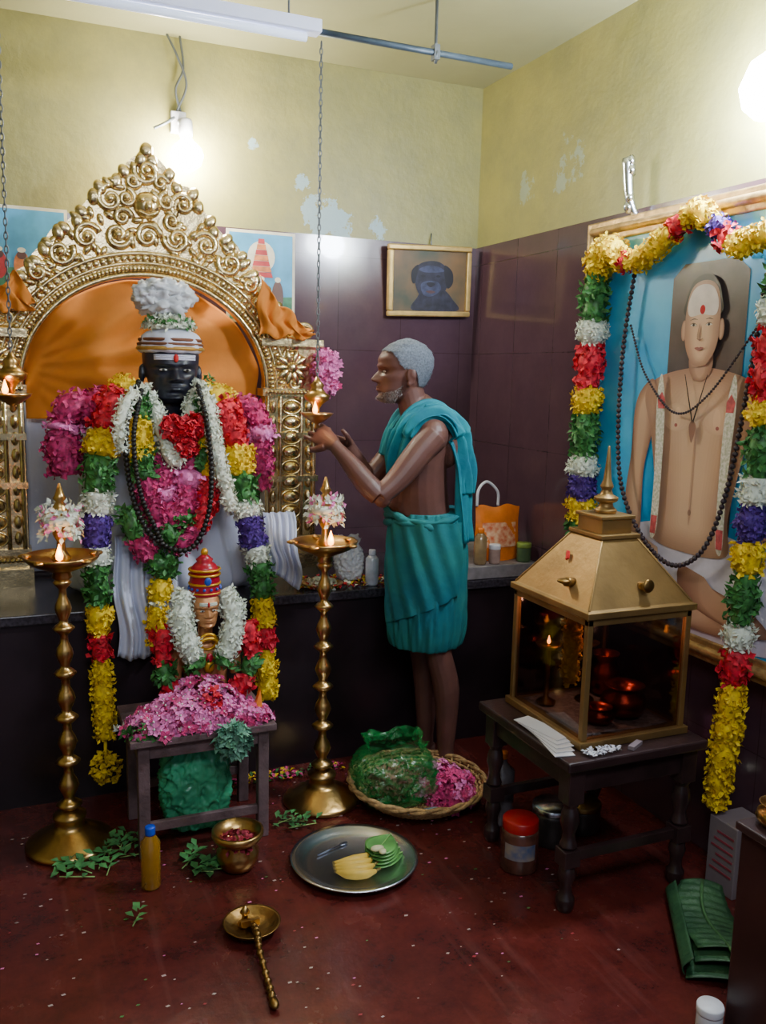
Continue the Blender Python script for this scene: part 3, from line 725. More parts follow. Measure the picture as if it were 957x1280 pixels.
fl([(-.045,-.015),(-.01,.002),(.04,-.003),(.055,-.035),(.015,-.064),(-.03,-.060)],1,-.008)
fl([(-.018,-.010),(.005,-.004),(.025,-.012),(.003,-.026)],3,-.0085);fl([(-.02,-.044),(.005,-.040),(.028,-.046),(.004,-.053)],2,-.0086)
for x in (-.035,.04): fl([(x-.012,.022),(x,.028),(x+.012,.022),(x,.017)],3,-.0086)
mk("painted_animal",mb,[mat("dark_fur",(34,32,48),.6,var=.5,scale=30),mat("blue_grey_fur",(52,54,80),.6,var=.5,scale=30),mat("warm_brown",(80,50,48),.6),mat("black_fur",(22,19,28),.6)],parent=E)
mb=MB();mb.tube([(1.80,3.72,2.06),(1.81,3.745,2.13)],.003,6);mk("nail",mb,grey,parent=E)
# ------------------------------------------------------------------ portrait on right wall
E=empty("guru_portrait",(2.0,2.17,.62),"large gold framed painting of a bare chested seated man","picture")
y0,y1,z0,z1=1.62,2.79,.64,2.05
mb=MB();fw=.07
for a in ((y0,y1,z1-fw,z1),(y0,y1,z0,z0+fw),(y0,y0+fw,z0+fw,z1-fw),(y1-fw,y1,z0+fw,z1-fw)):
    mb.box(1.975,2.034,a[0],a[1],a[2],a[3]);
for (a,b,c,d) in ((y0,z0,y1,z0),(y0,z1,y1,z1),(y0,z0,y0,z1),(y1,z0,y1,z1)):
    k=.035
    ya=a+(k if a==y0 else -k);yb=c+(k if c==y0 else -k);za=b+(k if b==z0 else -k);zb=d+(k if d==z0 else -k)
    mb.tube([(1.972,ya,za),(1.972,yb,zb)],.016,10)
mk("frame",mb,mat("frame_gold",(182,148,95),.4,.5,var=.3,scale=30,bump=.3),parent=E,bevel=.006)
bg=mat("paint_sky",(20,140,205),.3,scale=3,c2=(90,190,235),coat=.4);pchair=mat("paint_chair",(70,60,58),.35,var=.25,scale=10,coat=.3)
pash=mat("paint_ash",(212,200,192),.4,var=.08,coat=.2);pcl=mat("paint_cloth",(205,200,218),.5,var=.12,scale=12)
plip=mat("paint_lip",(150,82,76),.5);ppet=mat("paint_flowers",(175,178,150),.5,c2=(228,220,214),scale=110);predf=mat("paint_red_flowers",(190,80,84),.5,var=.3,scale=60)
NS=22
SKN=[mat("paint_skin_%d"%i,tuple(int(a+(b-a)*i/(NS-1)) for a,b in zip((134,94,76),(220,184,152))),.35,var=.03,scale=6,coat=.25) for i in range(NS)]
PM=[bg,pchair,pash,pcl,redmark,eyeb,eyew,plip,ppet,predf]+SKN
def SI(t): return 10+max(0,min(NS-1,int(round(t/5*(NS-1)))))
mb=MB();mb.box(1.985,2.03,y0+.05,y1-.05,z0+.05,z1-.05,0)
LX=[1.983]
def yz(pts,m,step=.0004):
    LX[0]-=step;mb.poly([(LX[0],a,b) for a,b in pts],m)
def sm(pts,n=6):
    Q=[V((a,b,0)) for a,b in pts];o=[];N=len(Q)
    for i in range(N):
        a,b,c,d=Q[i-1],Q[i],Q[(i+1)%N],Q[(i+2)%N]
        for k in range(n):
            t=k/n;p=.5*((2*b)+(c-a)*t+(2*a-5*b+4*c-d)*t*t+(3*b-a-3*c+d)*t**3);o.append((p.x,p.y))
    return o
def el2(cy,cz,ry,rz,n=24): return [(cy+ry*math.cos(2*pi*i/n),cz+rz*math.sin(2*pi*i/n)) for i in range(n)]
def soft(pts,lo=0,hi=5,cy=None,cz=None,sh=.45,dy=0):
    o=sm(pts,5)
    cy=sum(p[0] for p in o)/len(o) if cy is None else cy;cz=sum(p[1] for p in o)/len(o) if cz is None else cz
    N=max(3,int((hi-lo)*4))
    for k in range(N+1):
        q=k/N;f=1-sh*q*1.3
        yz([(cy+(a-cy)*f,cz+(b-cz)*(f*.35+.65)) for a,b in o],SI(lo+(hi-lo)*q),.00010)
c=2.165
yz([(2.32,1.0),(2.32,1.82),(2.27,1.86),(2.05,1.86),(2.00,1.82),(2.00,1.0)],1)
yz(sm([(2.66,.74),(2.64,.85),(2.46,1.0),(2.2,1.05),(1.9,1.02),(1.76,.9),(1.74,.74),(2.2,.70)]),3)
for s in (-1,1):
    soft([(c+s*.21,1.50),(c+s*.27,1.47),(c+s*.30,1.40),(c+s*.305,1.25),(c+s*.32,1.10),(c+s*.28,.98),(c+s*.235,1.0),(c+s*.235,1.2),(c+s*.20,1.36)],.6,3.6,sh=.5)
soft([(c+.05,1.54),(c+.19,1.51),(c+.25,1.45),(c+.21,1.33),(c+.18,1.2),(c+.16,1.08),(c+.165,.98),(c,.96),(c-.165,.98),(c-.16,1.08),(c-.18,1.2),(c-.21,1.33),(c-.25,1.45),(c-.19,1.51),(c-.05,1.54)],1.6,4.4,cy=c,cz=1.26,sh=.55)
for s in (-1,1): soft(el2(c+s*.085,1.385,.07,.045,12),4.0,4.9,sh=.6);yz(el2(c+s*.09,1.36,.007,.006),7,.0003)
yz(sm([(c+.003,1.33),(c+.005,1.1),(c+.0,1.05),(c-.003,1.1),(c-.002,1.33)]),SI(3),.0003);yz(el2(c,1.09,.007,.010),SI(1),.0003)
soft([(c+.042,1.60),(c+.046,1.53),(c,1.50),(c-.046,1.53),(c-.042,1.60)],1,3)
soft([(c+.25,.99),(c+.20,.90),(c+.02,.84),(c-.2,.80),(c-.30,.76),(c-.1,.73),(c+.2,.76),(c+.36,.88)],1,4)
soft([(c+.02,.92),(c-.1,.88),(c-.28,.84),(c-.36,.78),(c-.2,.77),(c+.0,.82)],0,3)
for s in (-1,1): soft(el2(c+s*.079,1.655,.012,.032,12),1,3)
yz(sm([(c+.072,1.70),(c+.075,1.75),(c+.05,1.802),(c,1.822),(c-.05,1.802),(c-.075,1.75),(c-.072,1.70)]),5)
soft([(c+.069,1.74),(c+.074,1.66),(c+.064,1.60),(c+.034,1.555),(c,1.545),(c-.034,1.555),(c-.064,1.60),(c-.074,1.66),(c-.069,1.74),(c-.047,1.788),(c,1.803),(c+.047,1.788)],1.4,4.8,sh=.5)
yz(sm([(c+.054,1.698),(c+.064,1.735),(c+.042,1.778),(c,1.791),(c-.042,1.778),(c-.064,1.735),(c-.054,1.698),(c,1.702)]),2,.0003)
yz(el2(c,1.716,.011,.014),4)
for s in (-1,1):
    yz(sm([(c+s*.050,1.684),(c+s*.033,1.690),(c+s*.015,1.686),(c+s*.033,1.6875)]),5,.0003)
    yz(sm([(c+s*.046,1.670),(c+s*.032,1.674),(c+s*.019,1.669),(c+s*.032,1.6665)]),6,.0003);yz(el2(c+s*.032,1.6705,.0048,.0042),5,.0003)
    yz(sm([(c+s*.048,1.671),(c+s*.032,1.677),(c+s*.017,1.670),(c+s*.032,1.6750)]),5,.0003)
yz(sm([(c+.005,1.675),(c+.013,1.637),(c+.006,1.627),(c+.002,1.64)]),SI(1.9),.0003);yz(sm([(c+.014,1.63),(c,1.622),(c-.014,1.63),(c,1.627)]),SI(.6),.0003)
yz(sm([(c+.020,1.600),(c+.008,1.6035),(c,1.602),(c-.008,1.6035),(c-.020,1.600),(c,1.592)]),7,.0003);yz(sm([(c+.019,1.5995),(c,1.5985),(c-.019,1.5995),(c,1.597)]),SI(0),.0003)
for s in (-1,1):
    yz(sm([(c+s*.155,1.52),(c+s*.130,1.38),(c+s*.128,1.1),(c+s*.136,1.0),(c+s*.162,1.0),(c+s*.160,1.2),(c+s*.172,1.44)]),8)
    yz([(c+s*.150,1.465),(c+s*.133,1.44),(c+s*.133,1.41),(c+s*.163,1.41),(c+s*.168,1.44)],9,.0003)
    yz([(c+s*.131,1.06),(c+s*.137,1.0),(c+s*.162,1.0),(c+s*.160,1.06)],9,.0003)
yz(sm([(c+.015,1.36),(c,1.31),(c-.015,1.36),(c,1.38)]),SI(.5))
for s in (-1,1): yz([(c+s*.05,1.52),(c+s*.047,1.52),(c,1.38),(c+s*.003,1.37)],5,.0003)
mk("painting",mb,PM,parent=E)
mb=MB();mb.tube(cr([(2.03,2.56,2.02),(1.99,2.575,2.10),(1.98,2.59,2.24)]),[.012,.016,.020],8);
for i in range(6): mb.ell((1.985,2.58+U(-.01,.01),2.08+i*.03),(.014,.014,.02),disp=lambda p:1+.4*noise.noise(p*5))
mk("foil_wrapped_hook",mb,steel,label="silver foil wrapped hook above the portrait frame",cat="hook")
garland("flower_garland","multicoloured flower garland hanging down the side of the framed portrait",
 [(1.93,2.54,1.93),(1.93,2.62,1.93),(1.93,2.655,1.85),(1.93,2.66,1.7),(1.93,2.665,1.5),(1.93,2.67,1.3),(1.93,2.67,1.12),(1.94,2.68,.93)],
 [('y',.15),('g',.12),('w',.07),('r',.13),('y',.08),('g',.13),('w',.06),('p',.07),('y',.07),('g',.05)],.054,group="garlands on the portrait")
garland("flower_garland","yellow and red flower garland looped along the portrait's top",
 [(1.93,2.58,1.93),(1.93,2.49,1.885),(1.93,2.39,1.90),(1.93,2.29,1.95),(1.93,2.18,2.0),(1.93,2.09,1.95),(1.93,2.01,1.885),(1.93,1.91,1.90),(1.93,1.82,1.89)],
 [('y',.1),('r',.04),('y',.24),('r',.07),('y',.16),('p',.06),('r',.05),('y',.25)],.037,group="garlands on the portrait")
garland("flower_garland","long multicoloured garland hanging beside the portrait toward the floor",
 [(1.93,1.80,1.86),(1.92,1.825,1.74),(1.92,1.835,1.6),(1.92,1.84,1.4),(1.92,1.85,1.2),(1.92,1.855,1.0),(1.92,1.865,.8),(1.92,1.87,.62),(1.92,1.88,.45),(1.92,1.90,.24)],
 [('g',.09),('w',.05),('r',.13),('y',.05),('g',.09),('w',.05),('p',.07),('y',.06),('g',.10),('w',.05),('r',.07),('y',.26)],lambda t:.052-.014*t,group="garlands on the portrait")
beads("bead_necklace","long string of dark seed beads hung across the portrait",[(1.955,2.48,1.86),(1.95,2.51,1.6),(1.945,2.50,1.3),(1.94,2.45,1.12),(1.94,2.33,.98),(1.94,2.18,.92),(1.94,2.05,1.0),(1.945,1.98,1.2),(1.95,1.94,1.5),(1.955,1.91,1.8)],.0085,rud,.018,group="bead strings on the portrait")
beads("bead_necklace","fine dark bead string hung in a v across the portrait",[(1.96,2.49,1.68),(1.96,2.40,1.52),(1.955,2.24,1.40),(1.955,2.10,1.46),(1.96,1.93,1.66)],.0045,rud,.011,group="bead strings on the portrait")
# ------------------------------------------------------------------ dark table and lamp cabinet
E=empty("dark_side_table",(1.61,2.14,0),"dark wooden low table with turned legs carrying the brass cabinet","table")
TX0,TX1,TY0,TY1=1.375,1.86,1.885,2.39
mb=MB();mb.box(TX0,TX1,TY0,TY1,.435,.465);mk("table_top",mb,dwood,parent=E,bevel=.006)
boxparts("apron",[(TX0+.03,TX1-.03,TY0+.03,TY0+.05,.36,.435),(TX0+.03,TX1-.03,TY1-.05,TY1-.03,.36,.435),(TX0+.03,TX0+.05,TY0+.05,TY1-.05,.37,.435),(TX1-.05,TX1-.03,TY0+.05,TY1-.05,.36,.435)],dwood,E)
for x in (TX0+.045,TX1-.045):
    for y in (TY0+.045,TY1-.045):
        mb=MB();mb.box(x-.026,x+.026,y-.026,y+.026,.33,.435);mb.box(x-.026,x+.026,y-.026,y+.026,.14,.19)
        mb.lathe([(.018,.19),(.026,.20),(.02,.215),(.017,.235),(.027,.27),(.024,.30),(.018,.315),(.026,.33)],(x,y,0),20);mb.lathe([(.02,0),(.027,.02),(.027,.04),(.018,.055),(.017,.08),(.026,.11),(.02,.14)],(x,y,0),20)
        mk("leg",mb,dwood,parent=E,bevel=.002)
boxparts("stretcher",[(TX0+.065,TX1-.065,TY0+.035,TY0+.055,.15,.18),(TX0+.065,TX1-.065,TY1-.055,TY1-.035,.15,.18)],dwood,E)
X0,X1,Y0,Y1,Z0,Z1=1.462,1.825,1.955,2.345,.466,.84
E=empty("glass_lamp_cabinet",((X0+X1)/2,(Y0+Y1)/2,Z0),"gold painted metal and glass lamp cabinet with sloped roof","lamp cabinet")
mb=MB();t=.018
for x in (X0,X1-t):
    for y in (Y0,Y1-t): mb.box(x,x+t,y,y+t,Z0,Z1)
mb.box(X0-.01,X1+.01,Y0-.01,Y1+.01,Z0,Z0+.022);mb.box(X0,X1,Y0,Y0+t,Z1-t,Z1);mb.box(X0,X1,Y1-t,Y1,Z1-t,Z1);mb.box(X0,X0+t,Y0,Y1,Z1-t,Z1);mb.box(X1-t,X1,Y0,Y1,Z1-t,Z1)
mk("frame",mb,goldp,parent=E,bevel=.002)
mb=MB();o=.010
def ring(e,z): return [(X0-o+e,Y0-o+e,z),(X1+o-e,Y0-o+e,z),(X1+o-e,Y1+o-e,z),(X0-o+e,Y1+o-e,z)]
rs=[ring(.010,Z1),ring(0,Z1+.004),ring(0,Z1+.022),ring(.012,Z1+.026),ring(.130,Z1+.20)]
vs=[p for r_ in rs for p in r_];fs=[]
for i in range(4):
    for k in range(4): k2=(k+1)%4;fs.append((i*4+k,i*4+k2,(i+1)*4+k2,(i+1)*4+k))
fs.append((16,17,18,19));fs.append((3,2,1,0));mb.add(vs,fs,0,False)
for k in range(4): mb.tube([rs[3][k],rs[4][k]],.004,6)
mk("sloped_roof",mb,goldp,parent=E,bevel=.002)
cx,cy=(X0+X1)/2,(Y0+Y1)/2
mb=MB();mb.box(cx-.070,cx+.070,cy-.082,cy+.082,Z1+.20,Z1+.212);mb.box(cx-.053,cx+.053,cy-.06,cy+.06,Z1+.212,Z1+.255);mb.box(cx-.060,cx+.060,cy-.067,cy+.067,Z1+.255,Z1+.265)
mb.lathe([(.03,0),(.034,.01),(.022,.02),(.02,.03),(.034,.038),(.036,.048),(.02,.056),(.014,.07),(.02,.08),(.012,.10),(.008,.14),(.003,.20)],(cx,cy,Z1+.265),20)
mk("finial",mb,goldp,parent=E,bevel=.002)
mb=MB();px,py,pz=X0+.03,cy-.06,Z1+.075
mb.tube([(px+.01,py,pz),(px-.02,py,pz+.005)],.014,10);mb.ell((px-.025,py,pz+.008),(.02,.02,.008));mk("vent_knob",mb,darkbrass,parent=E)
mb=MB();px,py=cx+.02,Y0+.03
mb.tube([(px,py+.01,Z1+.075),(px,py-.02,Z1+.08)],.014,10);mb.ell((px,py-.025,Z1+.083),(.02,.008,.02));mk("vent_knob",mb,darkbrass,parent=E)
mb=MB()
mb.prism([(X0+.062,Y0+.21,Z1+.125),(X0+.066,Y0+.20,Z1+.131),(X0+.078,Y0+.215,Z1+.149),(X0+.076,Y0+.225,Z1+.147)],(-.004,0,.004));mk("vermilion_mark",mb,redmark,parent=E)
gl=glassmat("cabinet_glass",(205,195,192),.09,.06)
for b in ((X0+t,X1-t,Y0+.008,Y0+.011,Z0+.022,Z1-t),(X0+t,X1-t,Y1-.011,Y1-.008,Z0+.022,Z1-t),(X0+.008,X0+.011,Y0+t,Y1-t,Z0+.022,Z1-t),(X1-.011,X1-.008,Y0+t,Y1-t,Z0+.022,Z1-t)):
    mb=MB();mb.box(*b);mk("glass_pane",mb,gl,parent=E)
mb=MB();mb.grid(lambda u,v:(X0+.03+.30*u,Y0+.03+.33*v,Z0+.0245+.003*math.sin(7*u+5*v)),12,12);mk("newspaper_lining",mb,mat("newsprint",(140,136,138),.8,var=.35,scale=70),parent=E,solid=.001)
def pot(name,x,y,z,R,h,mt,label,group=None,cat="pot"):
    mb=MB();mb.lathe([(R*.45,0),(R*.8,h*.08),(R,h*.35),(R*.92,h*.62),(R*.6,h*.78),(R*.62,h*.85),(R*.85,h*.97),(R*.88,h),(R*.82,h*.99),(R*.55,h*.82),(R*.5,h*.7),(.001,h*.66)],(x,y,z),32);return mk(name,mb,mt,label=label,cat=cat,group=group)
pot("copper_pot",1.70,2.08,.494,.070,.095,copper,"shiny copper pot inside the glass lamp cabinet")
pot("copper_pot",1.59,2.05,.494,.045,.05,copper,"small copper pot inside the glass lamp cabinet")
pot("copper_pot",1.75,2.24,.494,.05,.14,copper,"tall copper pot at the rear inside the glass cabinet")
for x,y,z in ((1.53,2.24,.494),(1.66,2.22,.494)):
    mb=MB();mb.lathe([(.03,0),(.03,.006),(.008,.02),(.008,.17),(.03,.18),(.04,.19),(.001,.187)],(x,y,z),20);mb2=MB();flame_at(mb2,(x,y,z+.19),.8)
    o_=mk("small_oil_lamp",mb,darkbrass,label="small brass oil lamp burning inside the glass cabinet",cat="oil lamp",group="lamps inside the cabinet");mk("flame",mb2,flame,parent=o_)
plight("cabinet_flame",(1.6,2.13,.76),1.2,(1,.48,.3),.02)
garland("marigold_string","yellow marigold string hung inside the glass cabinet",[(1.53,2.12,.80),(1.53,2.12,.7),(1.53,2.12,.60)],[('y',1)],.026)
mb=MB()
for i in range(5):
    a=.1*i-.2;mb.M=Matrix.Translation((1.411+.004*i,2.02+.02*i,.466+.003*i))@Matrix.Rotation(a,4,'Z');mb.box(-.03,.03,-.09,.09,0,.002)
mk("paper_stack",mb,paper,label="stack of white paper slips on the dark table's edge",cat="paper")
mb=MB(Matrix.Translation((1.62,1.917,.4665))@Matrix.Rotation(.5,4,'Z'))
mb.box(-.03,.03,-.009,.009,0,.011);mk("match_box",mb,[card],label="small matchbox on the dark table in front of the cabinet",cat="matchbox")
mb=MB(Matrix.Translation((1.51,1.915,.466)));
for i in range(90): mb.petal(V((U(-.06,.06),U(-.02,.02),.004)),V((0,0,1)),.015,.01)
mk("ash_flakes",mb,paper,label="pale ash and petal flakes spread on the dark table",cat="ash",kind="stuff")
def jar(name,x,y,R,h,mats,label,lid=.03,cat="jar",neck=.9,z=0):
    E=empty(name,(x,y,z),label,cat);mb=MB();mb.lathe([(R*.9,0),(R,.008),(R,h*.75),(R*neck,h*.86),(R*neck*.95,h-lid)],(x,y,z),28);mk("container_body",mb,mats[0],parent=E)
    mb=MB();mb.lathe([(R*neck*1.04,h-lid),(R*neck*1.06,h-lid+.004),(R*neck*1.06,h-.004),(R*neck,h),(.001,h)],(x,y,z),28);mk("lid",mb,mats[1],parent=E)
    return E
spice=mat("brown_contents",(92,56,46),.25,var=.4,scale=20,coat=.5)
def band(mb,x,y,R,z0,z1,a0,a1,m=0,n=16):
    mb.grid(lambda u,v:(x+R*math.cos(math.radians(a0+(a1-a0)*u)),y+R*math.sin(math.radians(a0+(a1-a0)*u)),z0+(z1-z0)*v),n,1,m)
jx,jy=1.415,2.17
E=jar("plastic_jar",jx,jy,.058,.165,[spice,redp],"clear plastic jar with red screw lid on the floor",.035)
mb=MB();band(mb,jx,jy,.059,.05,.10,190,290);mk("paper_label",mb,mat("label_blue",(75,90,125),.6,c2=(150,132,118),scale=30),parent=E)
jar("plastic_bottle",1.505,2.44,.045,.25,[mat("clear_dark",(110,102,106),.15,coat=.5,var=.2),orangep],"clear bottle with orange cap standing behind the table",.02,"bottle",.4)
jar("steel_tin",1.60,2.27,.065,.13,[mat("tin_dark",(75,68,66),.35,.5,var=.2),steel],"dull steel tin under the dark table",.02,"tin",.98)
jar("steel_tin",1.74,2.30,.06,.10,[mat("tin_dark",(85,78,74)),darkbrass],"dull tin with brass lid under the dark table",.02,"tin",.98)
E=empty("printed_carton",(1.96,1.86,0),"white carton with red print standing beside the dark table","box")
mb=MB();mb.box(1.905,2.03,1.79,1.90,0,.22);mk("carton_body",mb,card,parent=E,bevel=.003)
mb=MB()
for i in range(6): mb.box(1.903,1.9047,1.80,1.885-.01*(i%3),.06+i*.024,.066+i*.024)
mb.box(1.925,2.01,1.788,1.7897,.15,.20);mk("red_print",mb,mat("print_red",(150,60,75),.6),parent=E)
bl=mat("banana_leaf",(36,72,46),.5,scale=14,c2=(58,98,62),bump=.4,bscale=50)
E=empty("banana_leaf",(1.73,1.66,0),"large folded dark green banana leaf lying on the floor","leaf")
M_=Matrix.Translation((1.715,1.665,.006))@Matrix.Rotation(math.radians(-34),4,'Z')
mb=MB(M_)
for k in range(3):
    z=.004+.022*k;w_=.19-.014*k;l_=.38-.03*k
    mb.grid(lambda u,v,z=z,w_=w_,l_=l_:((v-.5)*w_*(1-.45*max(0,u-.6)**1.2*2)+.02*math.sin(4*u+k),(u-.5)*l_+.01*k,z+.012*(1-abs(2*v-1)**2)+.012*math.sin(5*u+k)+.0016*math.sin(70*u+3*v)),60,10)
mb.grid(lambda u,v:(-.095+.018*(1-math.cos(pi*v))*.5-.014*math.sin(pi*v),(u-.5)*.36,.006+.05*v),50,8)
mk("leaf_blade",mb,bl,parent=E,solid=.0025)
mb=MB(M_);mb.tube([(.0+.02*math.sin(.4*u+2),(u/10-.5)*.33,.064+.012*math.sin(.5*u+2)) for u in range(11)],.005,6);mk("midrib",mb,mat("midrib",(70,110,66)),parent=E)
E=empty("dark_wooden_cabinet",(1.7,1.2,0),"dark brown wooden cabinet standing at the room's side","cabinet")
mb=MB();mb.box(1.50,1.95,1.0,1.40,0,.50);mk("cabinet_body",mb,mat("redbrown_wood",(52,28,28),.4,var=.3,scale=8),parent=E,bevel=.004)
mb=MB();mb.box(1.49,1.96,.99,1.41,.50,.52);mk("cabinet_top",mb,dwood,parent=E,bevel=.004)
pot("brass_bowl",1.555,1.355,.521,.045,.055,brass,"small brass bowl on the dark wooden cabinet")
jar("plastic_tub",1.46,1.405,.03,.07,[plastw,plastw],"white plastic tub on the floor by the cabinet",.02,"tub",.98)
# ------------------------------------------------------------------ man
SK=Matrix.Translation((1.410,2.94,0))@Matrix.Rotation(math.radians(168),4,'Z')
E=empty("person",(1.42,2.94,0),"bare chested grey haired man in teal wrap reaching to lamp","person")
mb=MB(SK)
UP=(1,0,0)
mb.tube(cr([(-.03,0,.82),(-.02,0,.93),(.01,0,1.05),(.015,0,1.18),(-.005,0,1.29),(.01,0,1.36),(.035,0,1.40)],5),[(.115,.09),(.122,.100),(.138,.110),(.156,.105),(.170,.095),(.11,.07),(.055,.055)],24,up=UP)
mb.ell((.08,.06,1.24),(.035,.07,.05));mb.ell((.08,-.06,1.24),(.035,.07,.05));mb.ell((.085,0,1.07),(.05,.10,.08))
for s in (-1,1): mb.ell((-.08,s*.08,1.25),(.035,.06,.08));mb.ell((.0,s*.150,1.29),(.056,.058,.062))
mb.tube(cr([(.015,0,1.33),(.045,0,1.41),(.070,0,1.48)],4),[.062,.053,.054],18)
mb.hg()
for s in (-1,1):
    R=Matrix.Rotation(.2,3,'Y')
    mb.ell((.066,s*.075,1.490),(.016,.007,.029),R=R);mb.ell((.058,s*.081,1.500),(.012,.005,.020),R=R);mb.ell((.072,s*.076,1.467),(.008,.006,.010))
for s,xo in ((1,-.09),(-1,-.045)):
    mb.tube(cr([(-.03,s*.062,.86),(-.01+xo*.4,s*.066,.65),(-.005+xo*.7,s*.07,.48),(-.015+xo,s*.072,.33),(-.02+xo,s*.07,.10),(-.02+xo,s*.07,.035)],5),[.062,.062,.050,.050,.032,.035],16)
    mb.tube(cr([(-.055+xo,s*.07,.03),(.0+xo,s*.07,.038),(.07+xo,s*.075,.025),(.12+xo,s*.08,.016)],4),[(.03,.028),(.036,.036),(.042,.024),(.038,.014)],12,up=(0,0,1))
    for k in range(5): mb.tube([(.11+xo,s*(.052+.014*k),.013),(.152+xo-.007*k,s*(.05+.016*k),.010)],[.011-.001*k,.009-.001*k],8)
mb.M=Matrix()
def limb(P,r): mb.tube(cr(P,6),r,16)
shL=SK@V((0,.160,1.29));shR=SK@V((0,-.160,1.29))
elL=V((1.17,2.765,1.085));wrL=V((1.045,2.885,1.255));elR=V((1.25,3.075,1.10));wrR=V((1.145,3.02,1.25))
limb([shL,shL.lerp(elL,.3)+V((.006,0,.004)),shL.lerp(elL,.7)+V((.008,0,-.004)),elL],[.052,.050,.047,.040,.035]);limb([elL,elL.lerp(wrL,.3)+V((0,-.004,-.006)),elL.lerp(wrL,.7),wrL],[.035,.040,.036,.027,.022])
mb.ell(elL+V((.012,0,-.010)),.029)
limb([shR,shR.lerp(elR,.5),elR],[.052,.046,.037]);limb([elR,elR.lerp(wrR,.35),wrR],[.037,.037,.023])
def hand(w,d,n,curls,side,spread=.02):
    d=V(d).normalized();n=V(n);n=(n-d*n.dot(d)).normalized();b=d.cross(n)*side
    mb.tube([w-d*.01,w+d*.03,w+d*.075,w+d*.088],[(.024,.02),(.034,.015),(.040,.013),(.036,.010)],14,up=n)
    Ls=[.068,.076,.070,.056]
    for i in range(4):
        o=(-.031+.0207*i);p=w+d*.078+b*o;dd=(d+b*spread*(i-1.5)).normalized();pts=[w+d*.055+b*o,p];ang=0
        for j,fr in enumerate((.45,.32,.25)):
            ang+=curls[i]*(.8+.3*j);v=dd*math.cos(ang)-n*math.sin(ang);p=p+v*Ls[i]*fr;pts.append(p)
        mb.tube(cr(pts,3),[.0086,.0088,.0082,.0076,.006],8)
    base=w+d*.02-b*.026;pts=[base,base-b*.022+d*.022-n*.006,base-b*.030+d*.048-n*.020,base-b*.022+d*.07-n*.034]
    mb.tube(cr(pts,3),[.014,.0115,.010,.007],8)
hand(wrL,(-.38,.75,.38),(-.5,-.6,.5),[.30,.36,.42,.5],1,.05)
hand(wrR,(-.9,-.42,.28),(0,.1,-1),[.22,.25,.3,.36],-1,.05)
body=mk("body",mb,skin,parent=E);remesh(body,.0034,2)
def tz(p): return (p.z-1.397)/.227
HL=[(-.05,.24),(.03,.27),(.045,.50),(.09,.55),(.105,.60),(.115,.70),(.135,.80),(.17,.83)]
hk=lambda p: tz(p)>tab(HL,p.x)
mb=MB(SK)
def ho(a,t):
    c_=V((math.cos(a)*3,math.sin(a)*3,t*9));return .0038+.0012*noise.noise(c_*2)+.0008*noise.noise(c_*6)
mb.hg(ho,hk)
for i in range(6500):
    a=U(0,2*pi);t=U(.2,.985);p=head(a,t,.0030)
    if hk(p):
        q=head(a,t-.01,.003);d=(p-V((.07,0,1.51))).normalized();T=(q-p).normalized()+V((-.35,0,0))+V((U(-.1,.1),U(-.1,.1),U(-.1,.1)))
        w_=d.cross(T)
        if w_.length<1e-5: continue
        w_=w_.normalized()*.0008;mb.add([p-w_,p+w_,p+T*.010+d*.0015],[(0,1,2)])
mk("hair",mb,hairg,parent=E)
mb=MB(SK)
bk=lambda p: p.x>.090 and tz(p)<tab([(.075,.34),(.12,.20),(.15,.17),(.175,.18)],p.x) and not (abs(p.y)<.02 and .17<tz(p)<.215 and p.x>.16)
for i in range(3600):
    a=U(-1.7,1.7);t=U(.0,.30);p=head(a,t,.0)
    if bk(p) or (.262<t<.295 and abs(p.y)<.026 and p.x>.15):
        d=(p-V((.09,0,1.46))).normalized();T=V((U(-.1,.3),U(-.3,.3),-1));w_=d.cross(T).normalized()*.0007;mb.add([p-w_,p+w_,p+T*.0045+d*.0016],[(0,1,2)])
mk("beard",mb,stub,parent=E)
for s in (-1,1):
    mb=MB(SK);p=V((.1535,s*.031,1.508));mb.ell(p,(.006,.0100,.0040),0,12,8);mb.ell(p+V((.0045,0,0)),(.003,.0045,.0038),1,10,6);mk("eye",mb,[eyem,eyeb],parent=E)
mb=MB(SK)
prof=[(.125,.035),(.140,.0),(.152,.03),(.160,.09),(.163,.17),(.162,.25),(.160,.33),(.157,.40),(.155,.45),(.152,.49),(.146,.51)]
pp=cr([(a,b_,0) for a,b_ in prof],5)
def dh(a,z):
    return 1+.035*math.sin(5*a+6*z)*(1 if z<.45 else .5)+.026*math.sin(14*a-9*z)+.018*math.sin(27*a+20*z)+.012*math.sin(46*a-14*z)
mb.lathe([(p.x,p.y) for p in pp],(-.032,0,.495),180,0,.92,1.0,dh)
mb.grid(lambda u,v:((-.032+(.168+.006*math.sin(pi*v)+.005*math.sin(34*u+10*v))*.93*math.cos(.1+2.1*u)),(.173+.006*math.sin(pi*v)+.005*math.sin(34*u+10*v))*math.sin(.1+2.1*u),.58+.14*u+(.40-.14*u)*v),70,18)
for j in range(3):
    mb.tube([(-.022+.146*math.cos(a),.158*math.sin(a),.960+.017*j+.014*math.sin(a*2+j)) for a in [2*pi*i/48 for i in range(48)]],[ .011+.005*math.sin(i*1.3+j) for i in range(48)],8,closed=True)
mk("wrapped_dhoti",mb,tealg,parent=E)
mb=MB(SK)
